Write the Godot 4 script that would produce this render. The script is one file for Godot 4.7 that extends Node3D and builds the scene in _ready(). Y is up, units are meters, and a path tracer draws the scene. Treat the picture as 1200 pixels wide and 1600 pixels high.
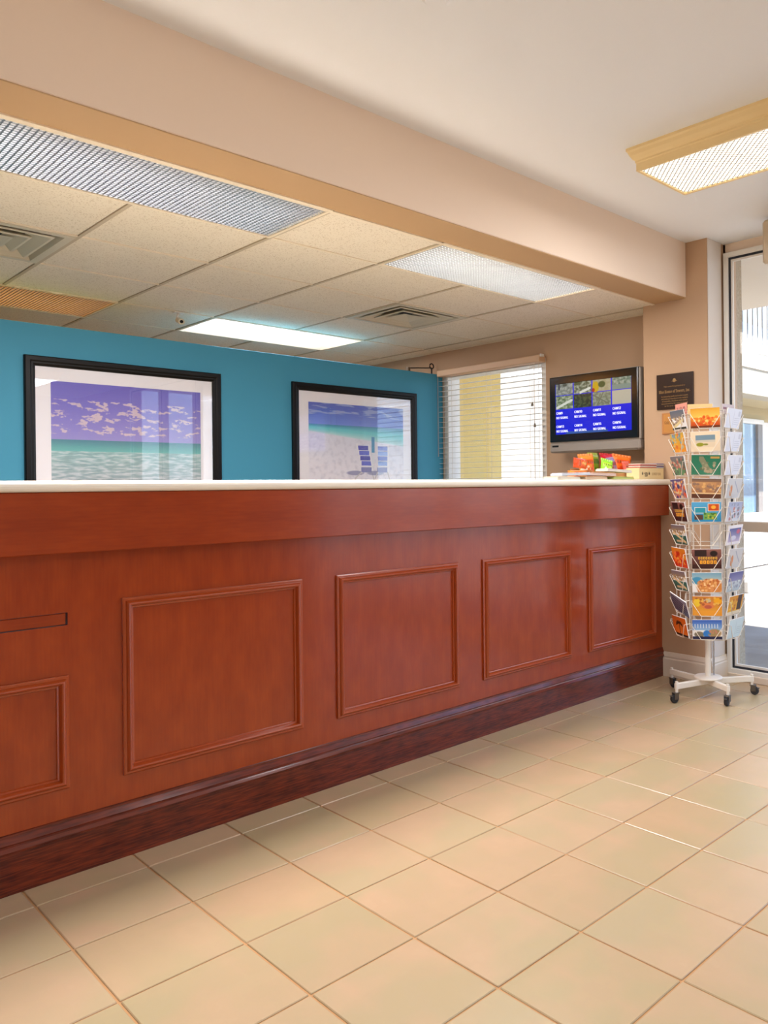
extends Node3D

const CY := 2.452          # dropped ceiling height
const LOBBY := 2.81        # lobby ceiling height
const WX := 4.61           # inner face of the right wall
const PX := 4.40           # face of the pilaster
var M := {}
var names := {}
var rng := RandomNumberGenerator.new()

# ------------------------------------------------------------------ helpers
func numbered(n: String) -> String:
	if not names.has(n):
		names[n] = 0
		return n
	names[n] += 1
	return "%s_%03d" % [n, names[n]]

func mat(c: Color, rough := 0.6, metal := 0.0, spec := 0.5) -> StandardMaterial3D:
	var m := StandardMaterial3D.new()
	m.albedo_color = c
	m.roughness = rough
	m.metallic = metal
	m.metallic_specular = spec
	return m

func c8(r: float, g: float, b: float) -> Color:
	return Color(r / 255.0, g / 255.0, b / 255.0)

func glow(c: Color, e: float) -> StandardMaterial3D:
	var m := mat(Color(0.8, 0.8, 0.8), 0.6)
	m.emission_enabled = true
	m.emission = c
	m.emission_energy_multiplier = e
	return m

func textured(im: Image, rough := 0.6) -> StandardMaterial3D:
	var m := mat(Color.WHITE, rough)
	m.albedo_texture = ImageTexture.create_from_image(im)
	return m

func mb() -> SurfaceTool:
	var st := SurfaceTool.new()
	st.begin(Mesh.PRIMITIVE_TRIANGLES)
	st.set_smooth_group(-1)
	return st

# corners counter-clockwise as seen from outside
func quad(st: SurfaceTool, a: Vector3, b: Vector3, c: Vector3, d: Vector3) -> void:
	var n := (b - a).cross(c - a)
	if n.length_squared() < 1e-16:
		n = (c - a).cross(d - a)
	n = n.normalized()
	var uv := [Vector2(0, 1), Vector2(1, 1), Vector2(1, 0), Vector2(0, 0)]
	var p := [a, b, c, d]
	for k in [0, 2, 1, 0, 3, 2]:
		st.set_normal(n)
		st.set_uv(uv[k])
		st.add_vertex(p[k])

func tri(st: SurfaceTool, a: Vector3, b: Vector3, c: Vector3) -> void:
	var n := (b - a).cross(c - a).normalized()
	for p in [a, c, b]:
		st.set_normal(n)
		st.set_uv(Vector2(p.x, p.y))
		st.add_vertex(p)

# smooth quad with four own normals
func squad(st: SurfaceTool, p: Array, n: Array) -> void:
	for k in [0, 2, 1, 0, 3, 2]:
		st.set_normal(n[k])
		st.set_uv(Vector2(0, 0))
		st.add_vertex(p[k])

func box(st: SurfaceTool, lo: Vector3, hi: Vector3, t := Transform3D()) -> void:
	var p := []
	for k in 8:
		p.append(t * Vector3(hi.x if k & 1 else lo.x, hi.y if k & 2 else lo.y, hi.z if k & 4 else lo.z))
	quad(st, p[4], p[5], p[7], p[6])
	quad(st, p[1], p[0], p[2], p[3])
	quad(st, p[5], p[1], p[3], p[7])
	quad(st, p[0], p[4], p[6], p[2])
	quad(st, p[6], p[7], p[3], p[2])
	quad(st, p[0], p[1], p[5], p[4])

# box with chamfered edges
func cbox(st: SurfaceTool, lo: Vector3, hi: Vector3, ch: float, t := Transform3D()) -> void:
	var c := (lo + hi) / 2.0
	var h := (hi - lo) / 2.0
	ch = minf(ch, minf(h.x, minf(h.y, h.z)) * 0.9)
	var faces := [[0, 1], [0, -1], [1, 1], [1, -1], [2, 1], [2, -1]]
	for f in faces:
		var a: int = f[0]
		var s: float = f[1]
		var u := (a + 1) % 3
		var v := (a + 2) % 3
		var q := []
		for k in [[-1, -1], [1, -1], [1, 1], [-1, 1]]:
			var p := Vector3()
			p[a] = s * h[a]
			p[u] = k[0] * (h[u] - ch)
			p[v] = k[1] * (h[v] - ch)
			q.append(t * (c + p))
		if s > 0:
			quad(st, q[0], q[1], q[2], q[3])
		else:
			quad(st, q[3], q[2], q[1], q[0])
	for a in 3:
		var u := (a + 1) % 3
		var v := (a + 2) % 3
		for su in [-1, 1]:
			for sv in [-1, 1]:
				var q := []
				for k in [[-1, 0], [1, 0], [1, 1], [-1, 1]]:
					var p := Vector3()
					p[a] = k[0] * (h[a] - ch)
					p[u] = su * (h[u] - (ch if k[1] == 1 else 0.0))
					p[v] = sv * (h[v] - (0.0 if k[1] == 1 else ch))
					q.append(t * (c + p))
				outward(st, q, t * c)
	for sx in [-1, 1]:
		for sy in [-1, 1]:
			for sz in [-1, 1]:
				var s := Vector3(sx, sy, sz)
				var p0 := t * (c + s * Vector3(h.x, h.y - ch, h.z - ch))
				var p1 := t * (c + s * Vector3(h.x - ch, h.y, h.z - ch))
				var p2 := t * (c + s * Vector3(h.x - ch, h.y - ch, h.z))
				if sx * sy * sz > 0:
					tri(st, p0, p1, p2)
				else:
					tri(st, p0, p2, p1)

func outward(st: SurfaceTool, q: Array, c: Vector3) -> void:
	var n: Vector3 = (q[1] - q[0]).cross(q[2] - q[0])
	var mid: Vector3 = (q[0] + q[2]) / 2.0
	if n.dot(mid - c) > 0:
		quad(st, q[0], q[1], q[2], q[3])
	else:
		quad(st, q[3], q[2], q[1], q[0])

func tube(st: SurfaceTool, pts: Array, r: float, sides := 6, cap := true) -> void:
	var rings := []
	for i in pts.size():
		var d: Vector3 = (pts[mini(i + 1, pts.size() - 1)] - pts[maxi(i - 1, 0)]).normalized()
		var u := d.cross(Vector3.UP)
		if u.length() < 0.05:
			u = d.cross(Vector3.RIGHT)
		u = u.normalized()
		var v := u.cross(d).normalized()
		var ring := []
		for k in sides:
			var a := TAU * k / sides
			ring.append([pts[i] + (u * cos(a) + v * sin(a)) * r, u * cos(a) + v * sin(a)])
		rings.append(ring)
	for i in pts.size() - 1:
		for k in sides:
			var n := (k + 1) % sides
			squad(st, [rings[i][k][0], rings[i + 1][k][0], rings[i + 1][n][0], rings[i][n][0]], [rings[i][k][1], rings[i + 1][k][1], rings[i + 1][n][1], rings[i][n][1]])
	if cap:
		for k in range(1, sides - 1):
			tri(st, rings[0][0][0], rings[0][k][0], rings[0][k + 1][0])
			var l: Array = rings[-1]
			tri(st, l[0][0], l[k + 1][0], l[k][0])

# profile of (radius, height) turned about y
func lathe(st: SurfaceTool, prof: Array, sides := 24, t := Transform3D()) -> void:
	for i in prof.size() - 1:
		var p: Vector2 = prof[i]
		var q: Vector2 = prof[i + 1]
		var nn := Vector2(q.y - p.y, p.x - q.x).normalized()
		for k in sides:
			var a := TAU * k / sides
			var b := TAU * (k + 1) / sides
			var A := t * Vector3(p.x * cos(a), p.y, -p.x * sin(a))
			var B := t * Vector3(p.x * cos(b), p.y, -p.x * sin(b))
			var C := t * Vector3(q.x * cos(b), q.y, -q.x * sin(b))
			var D := t * Vector3(q.x * cos(a), q.y, -q.x * sin(a))
			var na := (t.basis * Vector3(nn.x * cos(a), nn.y, -nn.x * sin(a))).normalized()
			var nb := (t.basis * Vector3(nn.x * cos(b), nn.y, -nn.x * sin(b))).normalized()
			squad(st, [A, B, C, D], [na, nb, nb, na])

# rectangular frame: local XY, outer w x h about the origin, profile of (inset, z)
func mould(st: SurfaceTool, w: float, h: float, prof: Array, t := Transform3D()) -> void:
	for i in prof.size() - 1:
		var p: Vector2 = prof[i]
		var q: Vector2 = prof[i + 1]
		var a := []
		var b := []
		for s in [[-1, -1], [1, -1], [1, 1], [-1, 1]]:
			a.append(t * Vector3(s[0] * (w / 2 - p.x), s[1] * (h / 2 - p.x), p.y))
			b.append(t * Vector3(s[0] * (w / 2 - q.x), s[1] * (h / 2 - q.x), q.y))
		for k in 4:
			var n := (k + 1) % 4
			quad(st, a[k], a[n], b[n], b[k])

# profile of (z, y) pulled along x, closed loop, counter-clockwise seen from +x
func pull_x(st: SurfaceTool, prof: Array, x0: float, x1: float, t := Transform3D()) -> void:
	for i in prof.size():
		var p: Vector2 = prof[i]
		var q: Vector2 = prof[(i + 1) % prof.size()]
		quad(st, t * Vector3(x0, p.y, p.x), t * Vector3(x1, p.y, p.x), t * Vector3(x1, q.y, q.x), t * Vector3(x0, q.y, q.x))
	var poly := PackedVector2Array(prof)
	var ix := Geometry2D.triangulate_polygon(poly)
	for k in range(0, ix.size(), 3):
		var v := []
		for j in 3:
			v.append(poly[ix[k + j]])
		for e in [[x1, 1.0], [x0, -1.0]]:
			var p0 := Vector3(e[0], v[0].y, v[0].x)
			var p1 := Vector3(e[0], v[1].y, v[1].x)
			var p2 := Vector3(e[0], v[2].y, v[2].x)
			if (p1 - p0).cross(p2 - p0).x * e[1] > 0:
				tri(st, t * p0, t * p1, t * p2)
			else:
				tri(st, t * p0, t * p2, t * p1)

func build(st: SurfaceTool, called: String, m: Material, parent: Node = null) -> MeshInstance3D:
	var o := MeshInstance3D.new()
	o.mesh = st.commit()
	return put(o, called, m, parent)

func put(o: MeshInstance3D, called: String, m: Material, parent: Node = null) -> MeshInstance3D:
	o.material_override = m
	if parent == null:
		o.name = numbered(called)
		add_child(o)
	else:
		var n := called
		var i := 0
		while parent.has_node(n):
			i += 1
			n = "%s_%03d" % [called, i]
		o.name = n
		parent.add_child(o)
	return o

# many pieces under one parent: the number is given
func piece(mesh: Mesh, called: String, i: int, m: Material, parent: Node, t: Transform3D) -> MeshInstance3D:
	var o := MeshInstance3D.new()
	o.mesh = mesh
	o.material_override = m
	o.transform = t
	o.name = called if i == 0 else "%s_%03d" % [called, i]
	parent.add_child(o)
	return o

func base(called: String, where := Vector3.ZERO, turn := 0.0) -> Node3D:
	var o := Node3D.new()
	o.name = numbered(called)
	add_child(o)
	o.position = where
	o.rotation.y = turn
	return o

func tag(o: Node, label: String, category: String, group := "", kind := "") -> Node:
	o.set_meta("label", label)
	o.set_meta("category", category)
	if group:
		o.set_meta("group", group)
	if kind:
		o.set_meta("kind", kind)
	return o

func struct(o: Node, label: String, category: String) -> Node:
	return tag(o, label, category, "", "structure")

func text(s: String, size: float, m: Material, parent: Node, t: Transform3D, called := "lettering", font := "Droid Sans", bold := false) -> MeshInstance3D:
	var f := SystemFont.new()
	f.font_names = PackedStringArray([font])
	if bold:
		f.font_weight = 700
	var tm := TextMesh.new()
	tm.text = s
	tm.font = f
	tm.font_size = 32
	tm.pixel_size = size / 24.0
	tm.depth = 0.0015
	var o := MeshInstance3D.new()
	o.mesh = tm
	o.transform = t
	return put(o, called, m, parent)

# ------------------------------------------------------------------ painting of textures
func noise(sd: int, f: float, oct := 3) -> FastNoiseLite:
	var n := FastNoiseLite.new()
	n.seed = sd
	n.frequency = f
	n.fractal_octaves = oct
	n.noise_type = FastNoiseLite.TYPE_SIMPLEX
	return n

func canvas(w: int, h: int, c := Color.WHITE) -> Image:
	var im := Image.create(w, h, false, Image.FORMAT_RGB8)
	im.fill(c)
	return im

func grad(im: Image, y0: int, y1: int, a: Color, b: Color) -> void:
	for y in range(y0, y1):
		im.fill_rect(Rect2i(0, y, im.get_width(), 1), a.lerp(b, float(y - y0) / maxf(1, y1 - y0 - 1)))

func blob(im: Image, cx: float, cy: float, rx: float, ry: float, c: Color, op := 1.0) -> void:
	for y in range(maxi(0, int(cy - ry)), mini(im.get_height(), int(cy + ry) + 1)):
		for x in range(maxi(0, int(cx - rx)), mini(im.get_width(), int(cx + rx) + 1)):
			var d := Vector2((x - cx) / rx, (y - cy) / ry).length()
			if d < 1.0:
				im.set_pixel(x, y, im.get_pixel(x, y).lerp(c, op * clampf((1.0 - d) * 4.0, 0, 1)))

func rct(im: Image, x: int, y: int, w: int, h: int, c: Color) -> void:
	im.fill_rect(Rect2i(x, y, w, h), c)

func line(im: Image, x0: float, y0: float, x1: float, y1: float, wd: float, c: Color) -> void:
	var n := int(maxf(absf(x1 - x0), absf(y1 - y0))) + 1
	for i in n + 1:
		var t := float(i) / n
		im.fill_rect(Rect2i(int(lerpf(x0, x1, t) - wd / 2), int(lerpf(y0, y1, t) - wd / 2), maxi(1, int(wd)), maxi(1, int(wd))), c)

func specks(im: Image, r: Rect2i, cols: Array, n: int, s: int) -> void:
	for i in n:
		var x := rng.randi_range(r.position.x, r.end.x - 1)
		var y := rng.randi_range(r.position.y, r.end.y - 1)
		blob(im, x, y, rng.randf_range(s * 0.5, s), rng.randf_range(s * 0.4, s * 0.9), cols[rng.randi_range(0, cols.size() - 1)], 0.9)

func wood_image(along_x: bool, a: Color, b: Color, strength: float, sd: int) -> Image:
	var im := canvas(384, 384)
	var n1 := noise(sd, 0.012, 3)
	var n2 := noise(sd + 1, 0.05, 3)
	for y in 384:
		for x in 384:
			var u := x if along_x else y
			var v := y if along_x else x
			# fold so that the picture tiles
			var uu := absf(u - 192.0)
			var vv := absf(v - 192.0)
			var k := n1.get_noise_2d(uu * 0.7, vv * 1.6) * 0.38 + n2.get_noise_2d(uu * 0.22, vv * 3.2) * strength
			im.set_pixel(x, y, a.lerp(b, clampf(0.5 + k, 0, 1)))
	return im

func mottle_image(sz: int, a: Color, b: Color, c: Color, f: float, sd: int) -> Image:
	var im := canvas(sz, sz)
	var n1 := noise(sd, f, 4)
	var n2 := noise(sd + 7, f * 0.6, 3)
	for y in sz:
		for x in sz:
			var uu := absf(x - sz / 2.0)
			var vv := absf(y - sz / 2.0)
			var p := a.lerp(b, clampf(0.5 + n1.get_noise_2d(uu, vv) * 0.9, 0, 1))
			im.set_pixel(x, y, p.lerp(c, clampf(n2.get_noise_2d(uu + 300, vv) * 1.2, 0, 0.6)))
	return im

func tri_tex(m: StandardMaterial3D, im: Image, scale: float) -> StandardMaterial3D:
	m.albedo_color = Color.WHITE
	m.albedo_texture = ImageTexture.create_from_image(im)
	m.uv1_triplanar = true
	m.uv1_world_triplanar = true
	m.uv1_scale = Vector3.ONE * scale
	return m

func make_materials() -> void:
	M.wall = mat(c8(194, 160, 128), 0.75)
	M.beam = mat(c8(240, 218, 196), 0.75)
	M.ceil = mat(c8(244, 246, 248), 0.85)
	M.teal = mat(c8(66, 150, 180), 0.7)
	M.white = mat(c8(236, 232, 224), 0.45)
	M.trimwhite = mat(c8(232, 216, 196), 0.45)
	M.black = mat(c8(12, 11, 11), 0.4, 0.0, 0.35)
	M.darkrub = mat(c8(38, 38, 42), 0.6)
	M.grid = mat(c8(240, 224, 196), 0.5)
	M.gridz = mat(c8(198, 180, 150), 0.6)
	M.wood = tri_tex(mat(Color.WHITE, 0.36), wood_image(false, c8(140, 46, 4), c8(162, 62, 10), 0.22, 3), 1.3)
	M.woodh = tri_tex(mat(Color.WHITE, 0.36), wood_image(true, c8(136, 44, 4), c8(156, 58, 10), 0.26, 9), 1.3)
	M.woodbase = tri_tex(mat(Color.WHITE, 0.4), wood_image(true, c8(72, 18, 8), c8(120, 42, 16), 0.6, 15), 1.8)
	for k in ["wood", "woodh", "woodbase"]:
		M[k].clearcoat_enabled = true
		M[k].clearcoat = 0.9
		M[k].clearcoat_roughness = 0.16
		M[k].metallic_specular = 0.3
	M.mould = mat(c8(160, 62, 14), 0.28)
	M.mould.clearcoat_enabled = true
	M.mould.clearcoat = 0.6
	M.mould.clearcoat_roughness = 0.2
	M.stone = mat(c8(244, 236, 220), 0.22)
	var ti := mottle_image(256, c8(188, 165, 132), c8(194, 167, 135), c8(178, 166, 130), 0.012, 21)
	M.tiles = []
	for k in 5:
		var m := tri_tex(mat(Color.WHITE, 0.27), ti, 0.9)
		m.uv1_offset = Vector3(k * 0.37, k * 0.21, k * 0.53)
		m.albedo_color = [Color(1, 1, 1), Color(0.985, 0.98, 0.97), Color(0.995, 0.98, 0.96), Color(0.98, 0.985, 0.965), Color(1, 0.99, 0.985)][k]
		M.tiles.append(m)
	M.grout = mat(c8(186, 142, 96), 0.9)
	var ct := canvas(256, 256, c8(238, 226, 204))
	rng.seed = 5
	for i in 1500:
		blob(ct, rng.randf() * 256, rng.randf() * 256, rng.randf_range(0.8, 1.9), rng.randf_range(0.8, 1.7), c8(200, 182, 152), 0.8)
	M.ctile = tri_tex(mat(Color.WHITE, 0.9), ct, 2.2)
	M.silver = mat(c8(190, 192, 196), 0.25, 0.85)
	M.louver = mat(c8(178, 180, 184), 0.3, 0.5)
	M.metalwhite = mat(c8(238, 230, 216), 0.4)
	M.wire = mat(c8(232, 222, 206), 0.35)
	M.vent = mat(c8(208, 198, 172), 0.4)
	M.gold = mat(c8(250, 222, 162), 0.45)
	M.glass = mat(Color(1, 1, 1, 0.04), 0.0)
	M.glass.transparency = BaseMaterial3D.TRANSPARENCY_ALPHA
	M.bluepane = mat(Color(0.42, 0.54, 0.62, 0.62), 0.02)
	M.bluepane.transparency = BaseMaterial3D.TRANSPARENCY_ALPHA
	M.taupe = mat(c8(176, 160, 142), 0.5)
	M.stucco = tri_tex(mat(Color.WHITE, 0.95), mottle_image(128, c8(184, 166, 138), c8(160, 142, 116), c8(194, 180, 160), 0.25, 40), 2.0)
	M.conc = tri_tex(mat(Color.WHITE, 0.95), mottle_image(128, c8(152, 145, 134), c8(140, 133, 124), c8(162, 154, 144), 0.05, 44), 0.4)
	M.extwhite = mat(c8(226, 222, 214), 0.9)
	M.exttan = mat(c8(176, 158, 116), 0.9)
	M.extyellow = mat(c8(236, 204, 118), 0.9)
	M.extbeige = mat(c8(164, 154, 134), 0.9)
	M.slat = mat(c8(246, 242, 234), 0.5)
	M.slat.backlight_enabled = true
	M.slat.backlight = Color(0.45, 0.43, 0.38)
	M.leaf = mat(c8(70, 110, 50), 0.6)
	M.leaf.backlight_enabled = true
	M.leaf.backlight = Color(0.2, 0.3, 0.08)
	M.trunk = mat(c8(120, 100, 78), 0.9)
	M.paper = mat(c8(240, 238, 236), 0.6)
	M.dark = mat(c8(40, 26, 18), 0.5)

# ------------------------------------------------------------------ the scene
func _ready() -> void:
	# camera
	var cam := Camera3D.new()
	cam.name = "camera"
	var th := 0.82915
	var ro := -0.010086
	var fw := Vector3(sin(th), 0, -cos(th))
	var r0 := Vector3(cos(th), 0, sin(th))
	var r3 := r0 * cos(ro) + Vector3.UP * sin(ro)
	var u3 := Vector3.UP * cos(ro) - r0 * sin(ro)
	cam.transform = Transform3D(Basis(r3, u3, -fw), Vector3(0, 1.2631, 0))
	cam.projection = Camera3D.PROJECTION_FRUSTUM
	cam.near = 0.05
	cam.far = 200.0
	cam.size = 0.05 * 1600.0 / 1226.25
	cam.frustum_offset = Vector2(0.05 * (600.0 - 830.7) / 1226.25, 0.05 * (758.03 - 800.0) / 1226.25)
	cam.current = true
	add_child(cam)
	# sky, exposure
	var we := WorldEnvironment.new()
	we.name = "environment"
	var e := Environment.new()
	e.background_mode = Environment.BG_SKY
	var sm := ProceduralSkyMaterial.new()
	sm.sky_top_color = c8(96, 156, 226)
	sm.sky_horizon_color = c8(214, 230, 240)
	sm.ground_bottom_color = c8(190, 180, 164)
	sm.ground_horizon_color = c8(214, 214, 208)
	sm.sky_energy_multiplier = 1.3
	sm.ground_energy_multiplier = 1.0
	e.sky = Sky.new()
	e.sky.sky_material = sm
	e.tonemap_mode = Environment.TONE_MAPPER_LINEAR
	e.tonemap_exposure = 2.7
	e.sdfgi_enabled = true
	e.ssao_enabled = true
	e.ssil_enabled = true
	we.environment = e
	add_child(we)
	# sun
	var sun := DirectionalLight3D.new()
	sun.name = "sun"
	sun.light_color = c8(255, 250, 244)
	sun.light_energy = 2.0
	sun.light_angular_distance = 0.6
	sun.shadow_enabled = true
	add_child(sun)
	sun.look_at_from_position(Vector3(0.25, 0.8, 0.5), Vector3.ZERO)

	rng.seed = 11
	make_materials()
	make_floor()
	make_walls()
	make_ceiling()
	make_storefront()
	make_back_windows()
	make_office_window()
	make_exterior()
	make_counter()
	make_lights()
	make_diffusers()
	make_pictures()
	make_tv()
	make_plaques()
	make_ledge_things()
	make_rack()
	make_small()

func make_floor() -> void:
	var fl := base("floor")
	struct(fl, "glossy beige square ceramic tile floor with darker grout lines", "floor")
	var st := mb()
	box(st, Vector3(-3.1, -0.2, -8.1), Vector3(WX + 0.12, -0.004, 4.1))
	build(st, "grout", M.grout, fl)
	# tiles: grid of the photograph
	var s := 0.3302
	var gap := 0.006
	var meshes := []
	for v in 2:
		var t := mb()
		cbox(t, Vector3(-s / 2 + gap / 2, -0.012, -s / 2 + gap / 2), Vector3(s / 2 - gap / 2, 0.0, s / 2 - gap / 2), 0.0018 + 0.0006 * v)
		meshes.append(t.commit())
	var count := 0
	for i in range(-4, 12):
		for j in range(-1, 12):
			var x := 0.7309 + (i + 0.5) * s
			var z := -2.727 + (j + 0.5) * s
			var tr := Transform3D(Basis(Vector3(1, 0, 0), rng.randf_range(-0.0012, 0.0012)) * Basis(Vector3(0, 0, 1), rng.randf_range(-0.0012, 0.0012)), Vector3(x, rng.randf_range(-0.0006, 0.0), z))
			piece(meshes[count % 2], "tile", count, M.tiles[rng.randi_range(0, 4)], fl, tr)
			count += 1
	# the floor beyond the picture: one plain tiled sheet
	var far := mb()
	box(far, Vector3(-3.1, -0.012, 1.236), Vector3(WX + 0.12, 0, 4.1))
	box(far, Vector3(-3.1, -0.012, -8.1), Vector3(WX, 0, -3.1))
	box(far, Vector3(-3.1, -0.012, -3.06), Vector3(-0.595, 0, 1.23))
	build(far, "floor_sheet", M.tiles[0], fl)

func make_walls() -> void:
	# right wall with openings for the office window and the storefront
	var st := mb()
	var x1 := WX + 0.14
	box(st, Vector3(WX, 0, -8.1), Vector3(x1, 3.0, -5.26))
	box(st, Vector3(WX, 0, -5.26), Vector3(x1, 0.95, -4.06))
	box(st, Vector3(WX, 2.26, -5.26), Vector3(x1, 3.0, -4.06))
	box(st, Vector3(WX, 0, -4.06), Vector3(x1, 3.0, -2.5))
	box(st, Vector3(WX, 0, 1.75), Vector3(x1, 3.0, 4.1))
	struct(build(st, "wall_right", M.wall), "tan painted side wall behind the television and around the blind", "wall")
	st = mb()
	box(st, Vector3(PX, 0, -3.0), Vector3(WX, LOBBY + 0.1, -2.515))
	struct(build(st, "wall_pilaster", M.wall), "tan pilaster at the end of the counter carrying the dark plaque", "wall")
	st = mb()
	box(st, Vector3(WX, 2.745, -2.515), Vector3(x1, 3.0, 1.75))
	struct(build(st, "wall_header", M.beam), "narrow beige wall strip above the tall lobby window", "wall")
	st = mb()
	cbox(st, Vector3(PX + 0.004, 0, -2.515), Vector3(WX - 0.037, LOBBY, -2.511), 0.001)  # paler sheet stands in for window daylight on the pilaster side
	struct(build(st, "trim_3", mat(c8(226, 216, 206), 0.6)), "pale sheet on the pilaster side by the lobby window, daylight put into its colour", "trim")
	# beam above the counter
	st = mb()
	cbox(st, Vector3(-3.1, 2.459, -2.905), Vector3(PX, LOBBY + 0.1, -2.667), 0.004)
	var bm := build(st, "trim_1", M.beam)
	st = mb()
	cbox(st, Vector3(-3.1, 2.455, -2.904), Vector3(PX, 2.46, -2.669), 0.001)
	build(st, "shaded_underside", mat(c8(192, 156, 114), 0.75), bm)  # darker tan puts the shade under the beam into the colour
	struct(bm, "long pinkish beige dropped beam running above the counter", "beam")
	# teal partition
	st = mb()
	cbox(st, Vector3(-3.1, 0, -5.4), Vector3(WX, 2.2486, -5.282), 0.003)
	struct(build(st, "wall_back", M.teal), "teal painted partition wall behind the counter, stopping short of the ceiling", "wall")
	# the far room behind the partition and the unseen sides of the lobby
	st = mb()
	box(st, Vector3(-3.1, 0, -8.2), Vector3(x1, 3.0, -8.0))
	struct(build(st, "wall_far", M.wall), "dim brown wall of the room behind the teal partition", "wall")
	st = mb()
	box(st, Vector3(-3.25, 0, -8.2), Vector3(-3.1, 3.0, 4.2))
	struct(build(st, "wall_left", M.wall), "tan wall at the left end of the lobby", "wall")
	st = mb()
	box(st, Vector3(-3.1, 0, 4.0), Vector3(-2.9, 3.0, 4.15))
	box(st, Vector3(-2.9, 0, 4.0), Vector3(1.0, 0.12, 4.15))
	box(st, Vector3(-2.9, 2.65, 4.0), Vector3(1.0, 3.0, 4.15))
	box(st, Vector3(1.0, 0, 4.0), Vector3(x1, 3.0, 4.15))
	struct(build(st, "wall_front", M.wall), "tan lobby wall with large windows opposite the counter", "wall")
	# baseboards: profile (z, y) pulled along the wall
	var prof := [Vector2(0.0, 0.0), Vector2(0.016, 0.0), Vector2(0.016, 0.115), Vector2(0.011, 0.122), Vector2(0.013, 0.132), Vector2(0.009, 0.145), Vector2(0.005, 0.158), Vector2(0.0, 0.16)]
	st = mb()
	pull_x(st, prof, 0.0, 0.346, Transform3D(Basis(Vector3.UP, -PI / 2), Vector3(PX, 0, -2.861)))
	struct(build(st, "baseboard_pilaster", M.trimwhite), "cream moulded baseboard on the pilaster beside the counter end", "baseboard")
	st = mb()
	pull_x(st, prof, PX - 0.016, WX - 0.02, Transform3D(Basis(), Vector3(0, 0, -2.511)))
	struct(build(st, "baseboard_return", M.trimwhite), "short white baseboard on the pilaster side next to the window", "baseboard")

func make_ceiling() -> void:
	# lobby ceiling
	var st := mb()
	box(st, Vector3(-3.1, LOBBY, -2.667), Vector3(WX + 0.14, LOBBY + 0.19, 4.1))
	struct(build(st, "ceiling", M.ceil), "smooth cream painted lobby ceiling in front of the beam", "ceiling")
	# dropped ceiling of the office
	var ce := base("ceiling")
	struct(ce, "dropped ceiling of square cream acoustic panels in a metal grid", "ceiling")
	st = mb()
	box(st, Vector3(-3.1, CY + 0.12, -8.1), Vector3(WX + 0.14, CY + 0.3, -2.8))
	build(st, "ceiling_slab", M.dark, ce)
	var s := 0.6265
	var gx := 1.2936
	var gz := -3.4313
	var n := 0
	var gap := 0.008
	var tm := mb()
	cbox(tm, Vector3(-s / 2 + gap, 0.002, -s / 2 + gap), Vector3(s / 2 - gap, 0.02, s / 2 - gap), 0.004)
	var mesh := tm.commit()
	var lights := [[-1, 0], [0, 0], [2, 0], [3, 0], [-1, 4], [0, 4], [2, 4], [3, 4]]
	var vents := [[-1, 2], [3, 2]]
	for i in range(-2, 6):
		for j in range(0, 8):
			if [i, j] in lights or [i, j] in vents:
				continue
			var x0 := gx + i * s
			var z1 := gz - (j - 1) * s
			if i == 5 or j == 0:
				# cut panels at the edges
				var c := mb()
				var xa := x0 + gap
				var xb := minf(x0 + s - gap, WX - 0.002)
				var zb := minf(z1 - gap, -2.905) if j == 0 else z1 - gap
				cbox(c, Vector3(xa, CY + 0.002, z1 - s + gap), Vector3(xb, CY + 0.02, zb), 0.004)
				var o := MeshInstance3D.new()
				o.mesh = c.commit()
				piece(o.mesh, "panel", n, M.ctile, ce, Transform3D())
				o.free()
			else:
				piece(mesh, "panel", n, M.ctile, ce, Transform3D(Basis(), Vector3(x0 + s / 2, CY + rng.randf_range(0, 0.002), z1 - s / 2)))
			n += 1
	# beyond the grid that can be seen
	st = mb()
	box(st, Vector3(-3.1, CY + 0.002, -8.1), Vector3(gx - 2 * s, CY + 0.02, -2.9))
	build(st, "panel_sheet", M.ctile, ce)
	# runners: tees seen from below
	n = 0
	for i in range(-2, 6):
		st = mb()
		var x := gx + i * s
		var z := -8.1
		# broken where a light covers the line
		var cutz := []
		if i in [0, 3]:
			cutz = [[gz + s, gz], [gz - 3 * s, gz - 4 * s]]
		var at := -2.905
		for cu in cutz:
			if at > cu[0]:
				box(st, Vector3(x - 0.0085, CY - 0.001, cu[0]), Vector3(x + 0.0085, CY + 0.006, at))
			at = cu[1]
		box(st, Vector3(x - 0.0085, CY - 0.001, z), Vector3(x + 0.0085, CY + 0.006, at))
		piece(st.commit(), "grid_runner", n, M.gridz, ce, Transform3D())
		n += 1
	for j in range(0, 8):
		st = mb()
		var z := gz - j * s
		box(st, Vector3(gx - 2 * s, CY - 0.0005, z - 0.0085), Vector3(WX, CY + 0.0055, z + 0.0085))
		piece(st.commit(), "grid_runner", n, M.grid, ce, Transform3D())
		n += 1
	st = mb()
	box(st, Vector3(WX - 0.022, CY - 0.002, -8.0), Vector3(WX, CY + 0.004, -3.0))
	box(st, Vector3(-3.1, CY - 0.002, -2.93), Vector3(WX, 2.46, -2.905))
	build(st, "wall_angle", M.grid, ce)

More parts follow.
